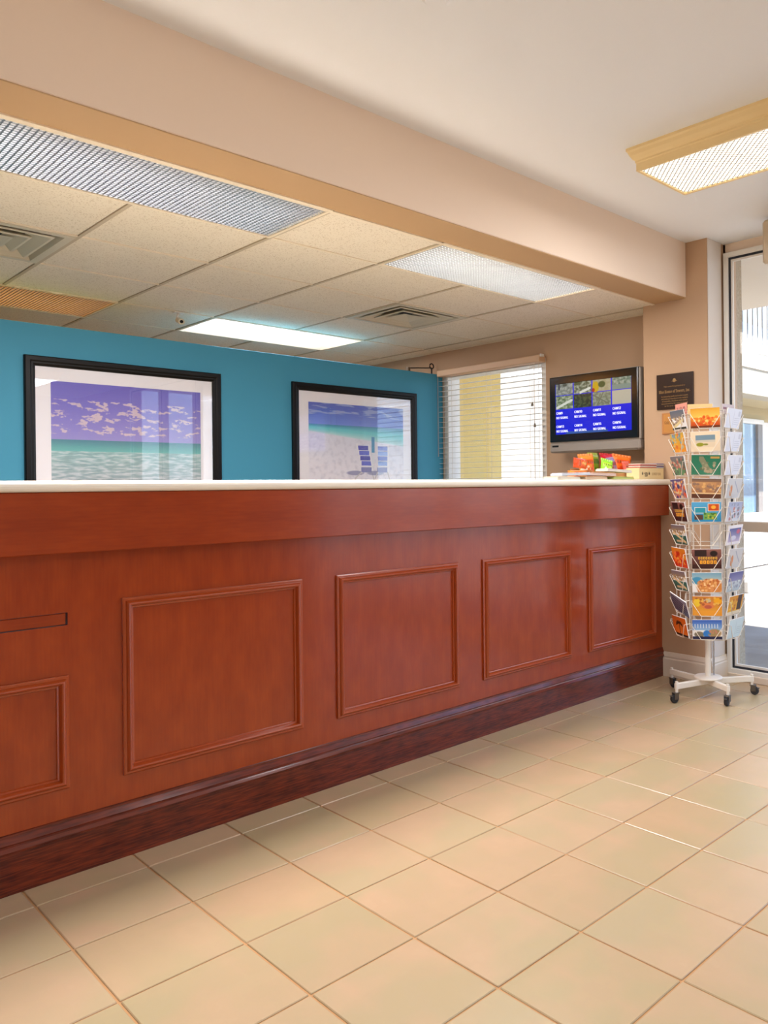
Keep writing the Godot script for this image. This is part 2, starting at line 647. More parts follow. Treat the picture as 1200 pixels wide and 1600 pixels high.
func louver(st: SurfaceTool, x0: float, x1: float, z0: float, z1: float, y0: float, y1: float, pitch: float, th: float) -> void:
	var n := int((x1 - x0) / pitch)
	for i in n + 1:
		var x := lerpf(x0, x1, float(i) / n)
		quad(st, Vector3(x, y0, z0), Vector3(x, y0, z1), Vector3(x, y1, z1), Vector3(x, y1, z0))
		quad(st, Vector3(x - th / 2, y0, z0), Vector3(x + th / 2, y0, z0), Vector3(x + th / 2, y0, z1), Vector3(x - th / 2, y0, z1))
	n = int((z1 - z0) / pitch)
	for i in n + 1:
		var z := lerpf(z0, z1, float(i) / n)
		quad(st, Vector3(x0, y0, z), Vector3(x1, y0, z), Vector3(x1, y1, z), Vector3(x0, y1, z))
		quad(st, Vector3(x0, y0, z - th / 2), Vector3(x1, y0, z - th / 2), Vector3(x1, y0, z + th / 2), Vector3(x0, y0, z + th / 2))

func area(o: Node3D, at: Vector3, w: float, d: float, c: Color, en: float) -> void:
	var l := AreaLight3D.new()
	l.name = "lamp_glow"
	l.area_size = Vector2(w, d)
	l.light_color = c
	l.light_energy = en
	l.area_range = 12.0
	l.area_attenuation = 2.0
	l.shadow_enabled = true
	o.add_child(l)
	l.position = at
	l.rotation.x = -PI / 2

func troffer(i0: int, j: int, c: Color, glow_e: float, light_e: float, front: float, deep: float, rib: float, label: String) -> void:
	var s := 0.6265
	var xa := 1.2936 + i0 * s
	var xb := xa + 2 * s
	var z1 := -3.4313 - (j - 1) * s
	var z0 := z1 - s
	var o := base("ceiling_light", Vector3((xa + xb) / 2, CY, (z0 + z1) / 2))
	tag(o, label, "light", "recessed louvered lights in the dropped ceiling")
	var hw := s
	var hd := s / 2
	var za := -hd + 0.012
	var zb := hd - 0.012 - front
	var st := mb()
	mould(st, 2 * hw - 0.004, zb - za + 0.024, [Vector2(0, 0.03), Vector2(0, -0.003), Vector2(0.014, -0.003), Vector2(0.016, 0.03)], Transform3D(Basis(Vector3.RIGHT, PI / 2).scaled(Vector3(1, 1, 1)), Vector3(0, 0, (za + zb) / 2)) * Transform3D(Basis().scaled(Vector3(1, 1, -1)), Vector3.ZERO))
	build(st, "frame", M.grid, o)
	st = mb()
	louver(st, -hw + 0.016, hw - 0.016, za + 0.004, zb - 0.004, 0.002, 0.002 + deep, 0.0195, rib)
	build(st, "louver", M.louver, o)
	st = mb()
	box(st, Vector3(-hw + 0.01, 0.075, za), Vector3(hw - 0.01, 0.085, zb))
	quad(st, Vector3(-hw + 0.012, 0.0, za), Vector3(-hw + 0.012, 0.0, zb), Vector3(-hw + 0.012, 0.08, zb), Vector3(-hw + 0.012, 0.08, za))
	quad(st, Vector3(hw - 0.012, 0.0, za), Vector3(hw - 0.012, 0.0, zb), Vector3(hw - 0.012, 0.08, zb), Vector3(hw - 0.012, 0.08, za))
	quad(st, Vector3(-hw, 0.0, za), Vector3(hw, 0.0, za), Vector3(hw, 0.08, za), Vector3(-hw, 0.08, za))
	quad(st, Vector3(-hw, 0.0, zb), Vector3(hw, 0.0, zb), Vector3(hw, 0.08, zb), Vector3(-hw, 0.08, zb))
	build(st, "reflector", M.white, o)
	st = mb()
	box(st, Vector3(-hw + 0.02, 0.062, za + 0.006), Vector3(hw - 0.02, 0.07, zb - 0.006))
	build(st, "lamp_diffuser", glow(c, glow_e), o)
	area(o, Vector3(0, -0.012, (za + zb) / 2), 2 * hw - 0.06, zb - za - 0.03, c, light_e)

func make_lights() -> void:
	var warm := c8(255, 247, 236)
	troffer(-1, 0, c8(255, 250, 250), 1.15, 3.3, 0.09, 0.007, 0.006, "long silver louvered ceiling light nearest the left edge of the beam")
	troffer(2, 0, warm, 2.0, 0.4, 0.09, 0.006, 0.005, "silver louvered ceiling light beside the beam with a bright patch, nearest the television")
	troffer(-1, 4, c8(255, 170, 84), 1.0, 0.7, 0.0, 0.006, 0.006, "dim orange louvered ceiling light above the larger beach picture")
	troffer(2, 4, c8(250, 248, 255), 1.6, 1.6, 0.0, 0.0008, 0.003, "glaring white louvered ceiling light above the top of the teal wall")
	lobby_light(Vector3(3.217, LOBBY, -1.48), "gold framed lobby ceiling light with crown moulding and crosshatched lens")
	lobby_light(Vector3(0.6, LOBBY, 0.5), "added gold framed ceiling light, out of view, brightening the middle of the lobby")  # added out of view to brighten the lobby
	lobby_light(Vector3(3.217, LOBBY, 1.6), "added gold framed ceiling light, out of view, close to the far lobby windows")  # second added lamp, unseen, for more lobby light

func lobby_light(at: Vector3, label: String) -> void:
	var o := base("lobby_light", at)
	tag(o, label, "light", "gold framed lobby lights")
	# frame, looking down: profile turned to point down
	var t := Transform3D(Basis(Vector3.RIGHT, PI / 2), Vector3.ZERO)   # local z -> -y
	var st := mb()
	mould(st, 0.485, 1.27, [Vector2(0.0, 0.0), Vector2(0.0, 0.012), Vector2(0.006, 0.02), Vector2(0.012, 0.034), Vector2(0.022, 0.05), Vector2(0.03, 0.056), Vector2(0.03, 0.064), Vector2(0.034, 0.068), Vector2(0.034, 0.103), Vector2(0.046, 0.103), Vector2(0.047, 0.09)], t)
	build(st, "crown_frame", M.gold, o)
	st = mb()
	# crosshatched lens: thin diagonal ribs of white plastic below a glowing sheet
	var w := 0.195
	var l := 0.588
	var p := 0.019
	var n := int((w + l) * 2 / (p * sqrt(2.0)))
	for dirn in [1, -1]:
		for i in n:
			var cc := -(w + l) + i * p * sqrt(2.0)
			# line z = dirn * x + cc clipped to the opening
			var xs := []
			var xa := -w
			var xb := w
			var za: float = dirn * xa + cc
			var zb: float = dirn * xb + cc
			if maxf(za, zb) < -l or minf(za, zb) > l:
				continue
			for side in [-l, l]:
				var x: float = (side - cc) * dirn
				if za < -l and side == -l or za > l and side == l:
					xa = x
				if zb < -l and side == -l or zb > l and side == l:
					xb = x
			if xb - xa < 0.004:
				continue
			var A := Vector3(xa, 0, dirn * xa + cc)
			var B := Vector3(xb, 0, dirn * xb + cc)
			var side2 := (B - A).normalized().cross(Vector3.UP) * 0.0022
			var lo := Vector3(0, -0.0985, 0)
			var up := Vector3(0, -0.093, 0)
			quad(st, A + lo + side2, B + lo + side2, B + lo - side2, A + lo - side2)
			quad(st, A + lo + side2, A + up, B + up, B + lo + side2)
			quad(st, B + lo - side2, B + up, A + up, A + lo - side2)
	build(st, "lens_ribs", M.white, o)
	st = mb()
	box(st, Vector3(-w, -0.093, -l), Vector3(w, -0.088, l))
	build(st, "glowing_diffuser", glow(c8(255, 250, 244), 0.72), o)
	area(o, Vector3(0, -0.108, 0), 0.37, 1.15, c8(248, 249, 255), 0.95)

func make_diffusers() -> void:
	for k in 2:
		var i: int = [-1, 3][k]
		var s := 0.6265
		var o := base("air_diffuser", Vector3(1.2936 + (i + 0.5) * s, CY, -3.4313 - 1.5 * s))
		tag(o, ["square metal air diffuser in the ceiling at the left picture edge", "square metal air diffuser in the ceiling in front of the window blind"][k], "air vent", "square air diffusers in the dropped ceiling")
		var t := Transform3D(Basis(Vector3.RIGHT, PI / 2), Vector3.ZERO)
		var st := mb()
		mould(st, 0.605, 0.605, [Vector2(0, -0.01), Vector2(0, 0.004), Vector2(0.035, 0.004), Vector2(0.05, -0.02), Vector2(0.09, -0.06)], t)
		build(st, "outer_frame", M.vent, o)
		var w := 0.47
		for r in 2:
			st = mb()
			mould(st, w, w, [Vector2(0, 0.004), Vector2(0.012, 0.006), Vector2(0.075, -0.04), Vector2(0.07, -0.042), Vector2(0.0, 0.0), Vector2(0, 0.004)], t)
			build(st, "louver_ring", M.vent, o)
			w -= 0.15
		st = mb()
		mould(st, 0.2, 0.2, [Vector2(0, 0.004), Vector2(0.01, 0.004), Vector2(0.1, -0.028)], t)
		build(st, "centre_cone", M.vent, o)
		st = mb()
		box(st, Vector3(-0.3, 0.06, -0.3), Vector3(0.3, 0.075, 0.3))
		build(st, "duct_back", M.dark, o)

func frame_bar(st: SurfaceTool, lo: Vector3, hi: Vector3) -> void:
	cbox(st, lo, hi, 0.003)

func make_storefront() -> void:
	var zs := [-2.5, -1.42, -0.36, 0.70, 1.76]
	for k in 4:
		var za: float = zs[k]
		var zb: float = zs[k + 1]
		var o := base("window_%d" % (k + 1), Vector3(WX, 0, (za + zb) / 2))
		struct(o, ["tall white framed lobby window beside the pilaster with a taupe cross rail", "tall white framed lobby window second from the pilaster", "tall white framed lobby window third from the pilaster", "tall white framed lobby window farthest from the pilaster"][k], "window")
		var w := (zb - za) / 2
		var st := mb()
		mould(st, 2 * w, 2.70, [Vector2(0, -0.1), Vector2(0, 0.03), Vector2(0.026, 0.03), Vector2(0.03, 0.025), Vector2(0.03, 0.004)], Transform3D(Basis(Vector3.UP, -PI / 2), Vector3(0, 1.395, 0)))
		build(st, "frame", M.white, o)
		st = mb()
		mould(st, 2 * w - 0.06, 2.64, [Vector2(0, 0.0), Vector2(0, 0.015), Vector2(0.013, 0.015), Vector2(0.014, 0.006)], Transform3D(Basis(Vector3.UP, -PI / 2), Vector3(0, 1.395, 0)))
		build(st, "gasket", mat(c8(40, 44, 54), 0.5), o)
		st = mb()
		mould(st, 2 * w - 0.088, 2.612, [Vector2(0, 0.0), Vector2(0, 0.011), Vector2(0.013, 0.011), Vector2(0.014, -0.001)], Transform3D(Basis(Vector3.UP, -PI / 2), Vector3(0, 1.395, 0)))
		build(st, "inner_bead", M.white, o)
		st = mb()
		box(st, Vector3(0.0, 0.09, -w + 0.05), Vector3(0.006, 2.70, w - 0.05))
		build(st, "pane", M.glass, o)
		st = mb()
		frame_bar(st, Vector3(-0.02, 0.953, -w + 0.032), Vector3(0.032, 1.016, w - 0.032))
		build(st, "cross_rail", M.taupe, o)
	var st := mb()
	cbox(st, Vector3(WX - 0.035, 0, -2.515), Vector3(WX + 0.14, 0.045, 1.76), 0.004)
	struct(build(st, "trim_2", M.trimwhite), "low cream sill strip under the lobby windows", "trim")

func make_back_windows() -> void:
	for k in 3:  # unseen windows, sized and placed for sun bounce and a darker counter reflection
		var xa := -2.9 + k * 1.3
		var o := base("window_%d" % (k + 5), Vector3(xa + 0.65, 0, 4.05))
		struct(o, "unseen white framed window opposite the counter, placed to let sun bounce in", "window")
		var st := mb()
		mould(st, 1.3, 2.53, [Vector2(0, -0.07), Vector2(0, 0.07), Vector2(0.05, 0.07), Vector2(0.05, -0.07)], Transform3D(Basis(Vector3.UP, PI), Vector3(0, 1.385, 0)))
		build(st, "frame", M.white, o)
		st = mb()
		box(st, Vector3(-0.6, 0.17, -0.003), Vector3(0.6, 2.6, 0.003))
		build(st, "pane", M.glass, o)

func make_office_window() -> void:
	var o := base("window_8", Vector3(WX, 1.605, -4.66))
	struct(o, "office window behind the white blind at the end of the teal wall", "window")
	var st := mb()
	mould(st, 1.2, 1.31, [Vector2(0, -0.14), Vector2(0, 0.0), Vector2(0.045, 0.0), Vector2(0.045, -0.14)], Transform3D(Basis(Vector3.UP, -PI / 2), Vector3(0.001, 0, 0)))
	build(st, "frame", M.white, o)
	st = mb()
	box(st, Vector3(0.09, -0.61, -0.555), Vector3(0.095, 0.61, 0.555))
	build(st, "pane", M.glass, o)
	# blind
	var b := base("window_blind", Vector3(4.575, 2.27, -4.665))
	tag(b, "white horizontal slat blind with a head rail coloured brown for its backlit shade over the office window", "blind")
	st = mb()
	cbox(st, Vector3(-0.045, -0.048, -0.606), Vector3(0.034, 0.006, 0.606), 0.005)
	build(st, "head_rail", mat(c8(214, 176, 140), 0.5), b)  # brown carries the shade of the backlit rail
	var sl := mb()
	cbox(sl, Vector3(-0.025, -0.0014, -0.6), Vector3(0.025, 0.0014, 0.6), 0.0008)
	var mesh := sl.commit()
	var pitch := 0.0452
	for i in 27:
		var y := -0.085 - i * pitch
		piece(mesh, "slat", i, M.slat, b, Transform3D(Basis(Vector3.BACK, 0.05), Vector3(0, y, 0)))
	st = mb()
	cbox(st, Vector3(-0.026, -1.322, -0.6), Vector3(0.026, -1.305, 0.6), 0.004)
	build(st, "bottom_rail", M.slat, b)
	var n := 0
	for z in [-0.535, -0.49, 0.0, 0.49, 0.535]:
		for x in [-0.027, 0.027]:
			st = mb()
			tube(st, [Vector3(x, -0.05, z), Vector3(x, -1.31, z)], 0.0014, 5)
			build(st, "ladder_cord", M.trimwhite, b)
			n += 1
	st = mb()
	tube(st, [Vector3(-0.05, -0.05, -0.585), Vector3(-0.052, -0.75, -0.583)], 0.004, 6)
	build(st, "tilt_wand", mat(c8(150, 150, 150), 0.3), b)
	for k in 2:
		st = mb()
		var y: float = [-0.36, -0.525][k]
		var z: float = [0.535, 0.56][k]
		tube(st, [Vector3(-0.05, -0.05, z), Vector3(-0.05, y, z)], 0.0012, 5)
		build(st, "pull_cord", M.trimwhite, b)
		st = mb()
		lathe(st, [Vector2(0.0, -0.03), Vector2(0.009, -0.03), Vector2(0.011, -0.022), Vector2(0.004, 0.0), Vector2(0.0, 0.002)], 10, Transform3D(Basis(), Vector3(-0.05, y, z)))
		build(st, "tassel", mat(c8(120, 108, 92), 0.5), b)
	st = mb()
	cbox(st, Vector3(-0.01, -0.01, -0.006), Vector3(0.03, 0.012, 0.006), 0.002, Transform3D(Basis(), Vector3(-0.03, 0.0, 0.614)))
	build(st, "rail_bracket", M.white, b)

func palm(where: Vector3, h: float, label: String, sd: int) -> void:
	rng.seed = sd
	var o := base("palm_tree", where)
	tag(o, label, "tree")
	var st := mb()
	var pts := []
	for i in 9:
		pts.append(Vector3(0.08 * sin(i * 0.5), h * i / 8.0, 0.04 * i / 8.0))
	tube(st, pts, 0.11, 9)
	build(st, "trunk", M.trunk, o)
	var top: Vector3 = pts[-1]
	for k in 16:
		st = mb()
		var a := TAU * k / 16.0 + rng.randf() * 0.3
		var up := rng.randf_range(-0.2, 1.0)
		var dirn := Vector3(cos(a), 0, sin(a))
		var prev := top
		var L := rng.randf_range(1.1, 1.5)
		var rib := [top]
		for i in range(1, 9):
			var t := i / 8.0
			rib.append(top + dirn * L * t * 0.9 + Vector3.UP * (up * t - 1.25 * t * t) * L * 0.7)
		tube(st, rib, 0.012, 5, false)
		for i in range(1, 9):
			for side in [-1, 1]:
				for q in 2:
					var p: Vector3 = rib[i - 1].lerp(rib[i], 0.5 * q + 0.25)
					var out: Vector3 = (dirn.cross(Vector3.UP) * side + dirn * 0.7 + Vector3.DOWN * 0.5).normalized()
					var ll := 0.42 * (1.0 - absf(i / 8.0 - 0.45))
					var wv := dirn * 0.018
					quad(st, p - wv, p + wv, p + out * ll + wv * 0.2, p + out * ll - wv * 0.2)
		build(st, "frond", M.leaf, o)

func make_exterior() -> void:
	var st := mb()
	box(st, Vector3(-20, -0.5, -40), Vector3(60, -0.21, 40))
	box(st, Vector3(WX + 0.14, -0.22, -40), Vector3(60, -0.02, 40))
	struct(build(st, "ground", M.conc), "pale concrete paving outside the lobby window", "ground")
	# roof slab and walkway soffit over the windows
	st = mb()
	box(st, Vector3(WX + 0.141, 3.05, -5.5), Vector3(7.48, 3.3, 4.3))
	box(st, Vector3(WX + 0.141, 3.05, -9.5), Vector3(6.9, 3.3, -5.5))
	box(st, Vector3(-3.4, 3.0, -9.5), Vector3(WX + 0.14, 3.3, 4.3))
	struct(build(st, "roof", mat(c8(210, 198, 180), 0.9)), "pale beige walkway soffit overhanging the lobby window outside", "roof")
	# stucco pier just outside the glass
	st = mb()
	cbox(st, Vector3(WX + 0.141, -0.02, -2.9), Vector3(5.03, 3.05, -2.6), 0.012)
	tag(build(st, "stucco_pier", M.stucco), "rough beige stucco pier standing just outside the lobby window", "pillar")
	# yellow and white outer walls seen through the blind
	st = mb()
	box(st, Vector3(WX + 0.15, -0.02, -6.7), Vector3(6.47, 3.05, -6.4))
	tag(build(st, "outer_wall", M.extyellow), "yellow outside wall seen through the left part of the blind", "wall")
	st = mb()
	box(st, Vector3(6.48, -0.02, -7.3), Vector3(8.3, 4.2, -7.0))
	tag(build(st, "outer_wall", mat(c8(158, 155, 148), 0.9)), "sunlit white outside wall seen through the right part of the blind", "wall")
	# the opposite wing with its gallery
	var w := base("opposite_wing", Vector3(9.1, 0, -4.73))
	tag(w, "cream hotel wing across the court with an upstairs railing and storefront window", "building")
	st = mb()
	box(st, Vector3(0, 2.75, -3.0), Vector3(9, 2.95, 0))
	box(st, Vector3(0, 2.95, -0.22), Vector3(9, 3.0, 0.03))
	build(st, "gallery_slab", M.extwhite, w)
	st = mb()
	box(st, Vector3(0, 2.41, -0.3), Vector3(9, 2.75, -0.02))
	build(st, "fascia", M.extbeige, w)
	st = mb()
	box(st, Vector3(0, 2.41, -0.95), Vector3(9, 2.74, -0.3))
	box(st, Vector3(0, 2.2, -1.0), Vector3(9, 2.41, -0.83))
	build(st, "soffit", M.exttan, w)
	st = mb()
	box(st, Vector3(0, 0, -1.0), Vector3(0.4, 2.2, -0.83))
	box(st, Vector3(2.25, 0, -1.0), Vector3(9, 2.2, -0.83))
	box(st, Vector3(0.4, 0, -1.0), Vector3(2.25, 0.72, -0.83))
	build(st, "wall", M.extwhite, w)
	st = mb()
	cbox(st, Vector3(0.4, 0.72, -0.9), Vector3(2.25, 0.81, -0.77), 0.01)
	build(st, "window_sill", M.extwhite, w)
	st = mb()
	cbox(st, Vector3(0.4, 2.16, -0.88), Vector3(2.25, 2.23, -0.79), 0.01)
	build(st, "window_head", M.extwhite, w)
	st = mb()
	box(st, Vector3(2.1, 0.81, -0.9), Vector3(2.25, 2.17, -0.82))
	build(st, "window_frame", mat(c8(120, 112, 104), 0.5), w)
	st = mb()
	box(st, Vector3(0.4, 0.81, -0.9), Vector3(0.5, 2.17, -0.82))
	build(st, "window_frame", mat(c8(120, 112, 104), 0.5), w)
	st = mb()
	box(st, Vector3(0.5, 0.81, -0.87), Vector3(2.1, 2.17, -0.86))
	build(st, "pane", M.bluepane, w)  # blue tint stands in for the reflected sky
	# upstairs railing
	for i in 52:
		st = mb()
		box(st, Vector3(-0.02, 3.02, -0.06), Vector3(0.025, 3.98, -0.03), Transform3D(Basis(), Vector3(0.05 + i * 0.14, 0, 0)))
		build(st, "picket", M.extwhite, w)
	st = mb()
	box(st, Vector3(0, 3.0, -0.08), Vector3(9, 3.04, 0.0))
	box(st, Vector3(0, 3.98, -0.08), Vector3(9, 4.04, 0.0))
	build(st, "railing_rail", M.extwhite, w)
	st = mb()
	box(st, Vector3(0, 2.95, -3.2), Vector3(9, 4.6, -3.0))
	build(st, "upper_wall", mat(c8(170, 178, 188), 0.9), w)
	st = mb()
	box(st, Vector3(0, 4.6, -3.2), Vector3(9, 4.75, 0.05))
	build(st, "added_shade_roof", M.extbeige, w)  # roof added out of view to keep the upper wall in shade
	# railing, post and palm stand behind the pane in place of its reflections
	var rl := base("reflection_railing", Vector3(12.8, -0.02, -8.1))
	tag(rl, "dark picket railing set behind the opposite wing window in place of its reflection", "railing")
	st = mb()
	for i in 40:
		box(st, Vector3(i * 0.11, 0.0, 0), Vector3(i * 0.11 + 0.02, 1.38, 0.02))
	var pk := build(st, "pickets", mat(c8(70, 84, 90), 0.6), rl)
	pk.set_meta("kind", "stuff")
	st = mb()
	box(st, Vector3(0, 1.38, -0.02), Vector3(4.4, 1.44, 0.04))
	build(st, "top_rail", mat(c8(90, 104, 112), 0.6), rl)
	st = mb()
	box(st, Vector3(3.0, 0, -0.05), Vector3(3.1, 3.0, 0.05))
	build(st, "post", mat(c8(84, 96, 108), 0.6), rl)
	palm(Vector3(19.9, -0.02, -10.6), 2.5, "palm tree set behind the opposite wing window in place of its reflection", 31)
	palm(Vector3(8.6, -0.02, 2.6), 2.0, "palm tree outside the lobby windows, reflected in the picture glass", 32)
	palm(Vector3(-1.0, -0.2, 8.2), 2.6, "palm tree outside the windows opposite the counter", 33)
	# low kerb added on the court for bars of shade
	st = mb()
	cbox(st, Vector3(8.4, -0.02, -4.55), Vector3(16.0, 0.12, -4.3), 0.01)
	tag(build(st, "kerb", M.extwhite), "low white kerb added on the sunny court for bars of shade", "kerb")

func make_counter() -> void:
	var o := base("reception_counter", Vector3(-0.6, 0, -2.874))
	tag(o, "long reddish mahogany reception counter with raised panel mouldings", "counter")
	var L := PX + 0.6 - 0.002
	var st := mb()
	# front with a recessed slot: built from boxes round the slot
	box(st, Vector3(0, 0, -0.05), Vector3(L, 0.818, 0))
	box(st, Vector3(0, 0.86, -0.05), Vector3(L, 1.255, 0))
	box(st, Vector3(1.47, 0.818, -0.05), Vector3(L, 0.86, 0))
	box(st, Vector3(0, 0.818, -0.05), Vector3(0.74, 0.86, 0))
	box(st, Vector3(0, 0, -0.6), Vector3(0.03, 1.05, -0.05))
	box(st, Vector3(0, 1.0, -0.36), Vector3(L, 1.255, -0.33))
	build(st, "body", M.wood, o)
	st = mb()
	cbox(st, Vector3(0.742, 0.82, -0.05), Vector3(1.466, 0.858, -0.004), 0.002)
	build(st, "slot_strip", M.woodh, o)
	st = mb()
	cbox(st, Vector3(0, 1.058, 0.0), Vector3(L, 1.255, 0.064), 0.003)
	build(st, "apron", M.woodh, o)
	# baseboard with a moulded top
	st = mb()
	pull_x(st, [Vector2(0, 0), Vector2(0.014, 0), Vector2(0.014, 0.126), Vector2(0.020, 0.129), Vector2(0.021, 0.136), Vector2(0.016, 0.143), Vector2(0.013, 0.147), Vector2(0.012, 0.152), Vector2(0.014, 0.157), Vector2(0.011, 0.164), Vector2(0.006, 0.176), Vector2(0.005, 0.184), Vector2(0, 0.186)], 0, L)
	build(st, "baseboard", M.woodbase, o)
	# panel mouldings
	var rows := [[0.775, 1.47, 0.2856, 0.655], [1.637, 2.332, 0.278, 0.888], [2.496, 3.191, 0.278, 0.888], [3.357, 4.052, 0.278, 0.888], [4.215, 4.914, 0.278, 0.888]]
	for r in rows:
		st = mb()
		var w: float = r[1] - r[0]
		var h: float = r[3] - r[2]
		mould(st, w, h, [Vector2(0, 0), Vector2(0.0, 0.009), Vector2(0.004, 0.012), Vector2(0.010, 0.012), Vector2(0.012, 0.017), Vector2(0.017, 0.023), Vector2(0.021, 0.0245), Vector2(0.025, 0.022), Vector2(0.029, 0.014), Vector2(0.031, 0.007), Vector2(0.036, 0.006), Vector2(0.038, 0.0)], Transform3D(Basis(), Vector3((r[0] + r[1]) / 2, (r[2] + r[3]) / 2, 0)))
		build(st, "panel_moulding", M.mould, o)
	# countertop: its own slab with a rounded nose
	st = mb()
	var nose := []
	var zc := 0.062
	var yc := 1.2745
	nose.append(Vector2(-0.36, 1.256))
	for k in 9:
		var a := -PI / 2 + PI * k / 8.0
		nose.append(Vector2(zc + 0.0185 * cos(a), yc + 0.0185 * sin(a)))
	nose.append(Vector2(-0.36, 1.293))
	pull_x(st, nose, 0, L, Transform3D(Basis(), Vector3(-0.6, 0, -2.874)))
	tag(build(st, "countertop", M.stone), "cream solid surface countertop with rounded nose on the mahogany counter", "countertop")

func beach_print(k: int) -> Image:
	var W := 448
	var H := 320
	var im := canvas(W, H)
	var n := noise(50 + k, 0.012, 4)
	var n2 := noise(60 + k, 0.03, 3)
	if k == 0:
		var hz := int(H * 0.53)
		for y in H:
			for x in W:
				var c: Color
				if y < hz:
					c = c8(84, 74, 196).lerp(c8(150, 142, 214), float(y) / hz)
					var cl := n.get_noise_2d(x * 1.1, y * 3.4) + 0.5 * n2.get_noise_2d(x * 1.5, y * 3.0) + 0.12 * sin(x * 0.012 - 1.0)
					if y > hz * 0.3 and y < hz * 0.9 and cl > 0.2:
						c = c.lerp(c8(226, 204, 204), clampf((cl - 0.2) * 3.5, 0, 0.85))
				elif y < hz + 34:
					c = c8(30, 130, 150).lerp(c8(96, 190, 184), (y - hz) / 34.0)
				else:
					var t := float(y - hz - 34) / (H - hz - 34)
					c = c8(150, 196, 196).lerp(c8(172, 176, 186), t)
					var rp := n2.get_noise_2d(x * 0.6, y * 3.0)
					c = c.lerp(c8(216, 222, 226), clampf(rp * 1.3, 0, 0.7)).lerp(c8(110, 150, 156), clampf(-rp * 1.0, 0, 0.5))
				im.set_pixel(x, y, c)
	else:
		var hz := int(H * 0.255)
		for y in H:
			for x in W:
				var c: Color
				var shore := hz + 26 + 30.0 * x / W + (16.0 * x / W)
				if y < hz:
					c = c8(40, 84, 200).lerp(c8(104, 142, 230), float(y) / hz)
					var cl := n.get_noise_2d(x * 0.7, y * 4.0)
					if y < hz * 0.55 and cl > 0.1:
						c = c.lerp(c8(200, 208, 232), clampf((cl - 0.1) * 3, 0, 0.6))
				elif y < shore:
					var t := (y - hz) / (shore - hz)
					c = c8(20, 140, 184).lerp(c8(96, 212, 218), clampf(t * 2.5, 0, 1)).lerp(c8(196, 232, 232), clampf(t * 2 - 1, 0, 1))
				else:
					c = c8(226, 228, 240).lerp(c8(240, 238, 246), clampf((y - shore) / 120.0, 0, 1))
					c = c.lerp(c8(190, 190, 206), clampf(n2.get_noise_2d(x, y) * 0.5, 0, 0.4))
				im.set_pixel(x, y, c)
		# closed parasol between two folding chairs
		line(im, 294, 122, 296, 236, 4, c8(232, 236, 240))
		rct(im, 287, 120, 15, 62, c8(40, 150, 200))
		rct(im, 291, 186, 8, 40, c8(226, 232, 238))
		for q in 2:
			var x: int = [222, 318][q]
			var sl: int = [16, -2][q]
			blob(im, x - 14, 262, 46, 10, c8(120, 124, 170), 0.7)
			for rr in 4:
				var y := 156 + rr * 20
				var dx := int(sl * rr / 3.0)
				rct(im, x + dx, y, 48, 17, [c8(40, 56, 184), c8(66, 96, 206)][q] if rr % 2 == 0 else [c8(76, 96, 214), c8(112, 150, 224)][q])
			line(im, x - 5, 150, x + sl + 2, 262, 5, c8(240, 240, 244))
			line(im, x + 52, 152, x + 56 + sl, 266, 5, c8(240, 240, 244))
			line(im, x + sl, 236, x + sl + 54, 240, 5, c8(232, 232, 238))
			rct(im, x + sl - 2, 240, 50, 20, c8(118, 124, 186))
			line(im, x + sl, 260, x - 14, 284, 4, c8(206, 204, 206))
			line(im, x + sl + 50, 260, x + sl + 60, 288, 4, c8(206, 204, 206))
	return im

func make_pictures() -> void:
	var spec := [[1.378, 2.563, "larger looking black framed beach print of clouds over shallow surf, leftmost on the teal wall"], [3.115, 4.297, "black framed print of two blue beach chairs on white sand, nearest the blind"]]
	for k in 2:
		var xa: float = spec[k][0]
		var xb: float = spec[k][1]
		var w := xb - xa
		var top := 2.056
		var h := 0.94
		var o := base("framed_picture", Vector3((xa + xb) / 2, top - h / 2, -5.281))
		tag(o, spec[k][2], "picture", "framed beach prints on the teal wall")
		var st := mb()
		mould(st, w, h, [Vector2(0, 0), Vector2(0, 0.022), Vector2(0.006, 0.028), Vector2(0.028, 0.028), Vector2(0.036, 0.022), Vector2(0.045, 0.022), Vector2(0.058, 0.012), Vector2(0.06, 0.006)])
		build(st, "frame", M.black, o)
		st = mb()
		box(st, Vector3(-w / 2 + 0.02, -h / 2 + 0.02, 0.001), Vector3(w / 2 - 0.02, h / 2 - 0.02, 0.006))
		build(st, "mat_board", mat(c8(244, 242, 246), 0.7), o)
		st = mb()
		var pw := w - 0.28
		var ph := h - 0.28
		quad(st, Vector3(-pw / 2, -ph / 2, 0.0066), Vector3(pw / 2, -ph / 2, 0.0066), Vector3(pw / 2, ph / 2, 0.0066), Vector3(-pw / 2, ph / 2, 0.0066))
		build(st, "print", textured(beach_print(k), 0.6), o)
		st = mb()
		box(st, Vector3(-w / 2 + 0.05, -h / 2 + 0.05, 0.0095), Vector3(w / 2 - 0.05, h / 2 - 0.05, 0.0115))
		build(st, "glass", M.glass, o)

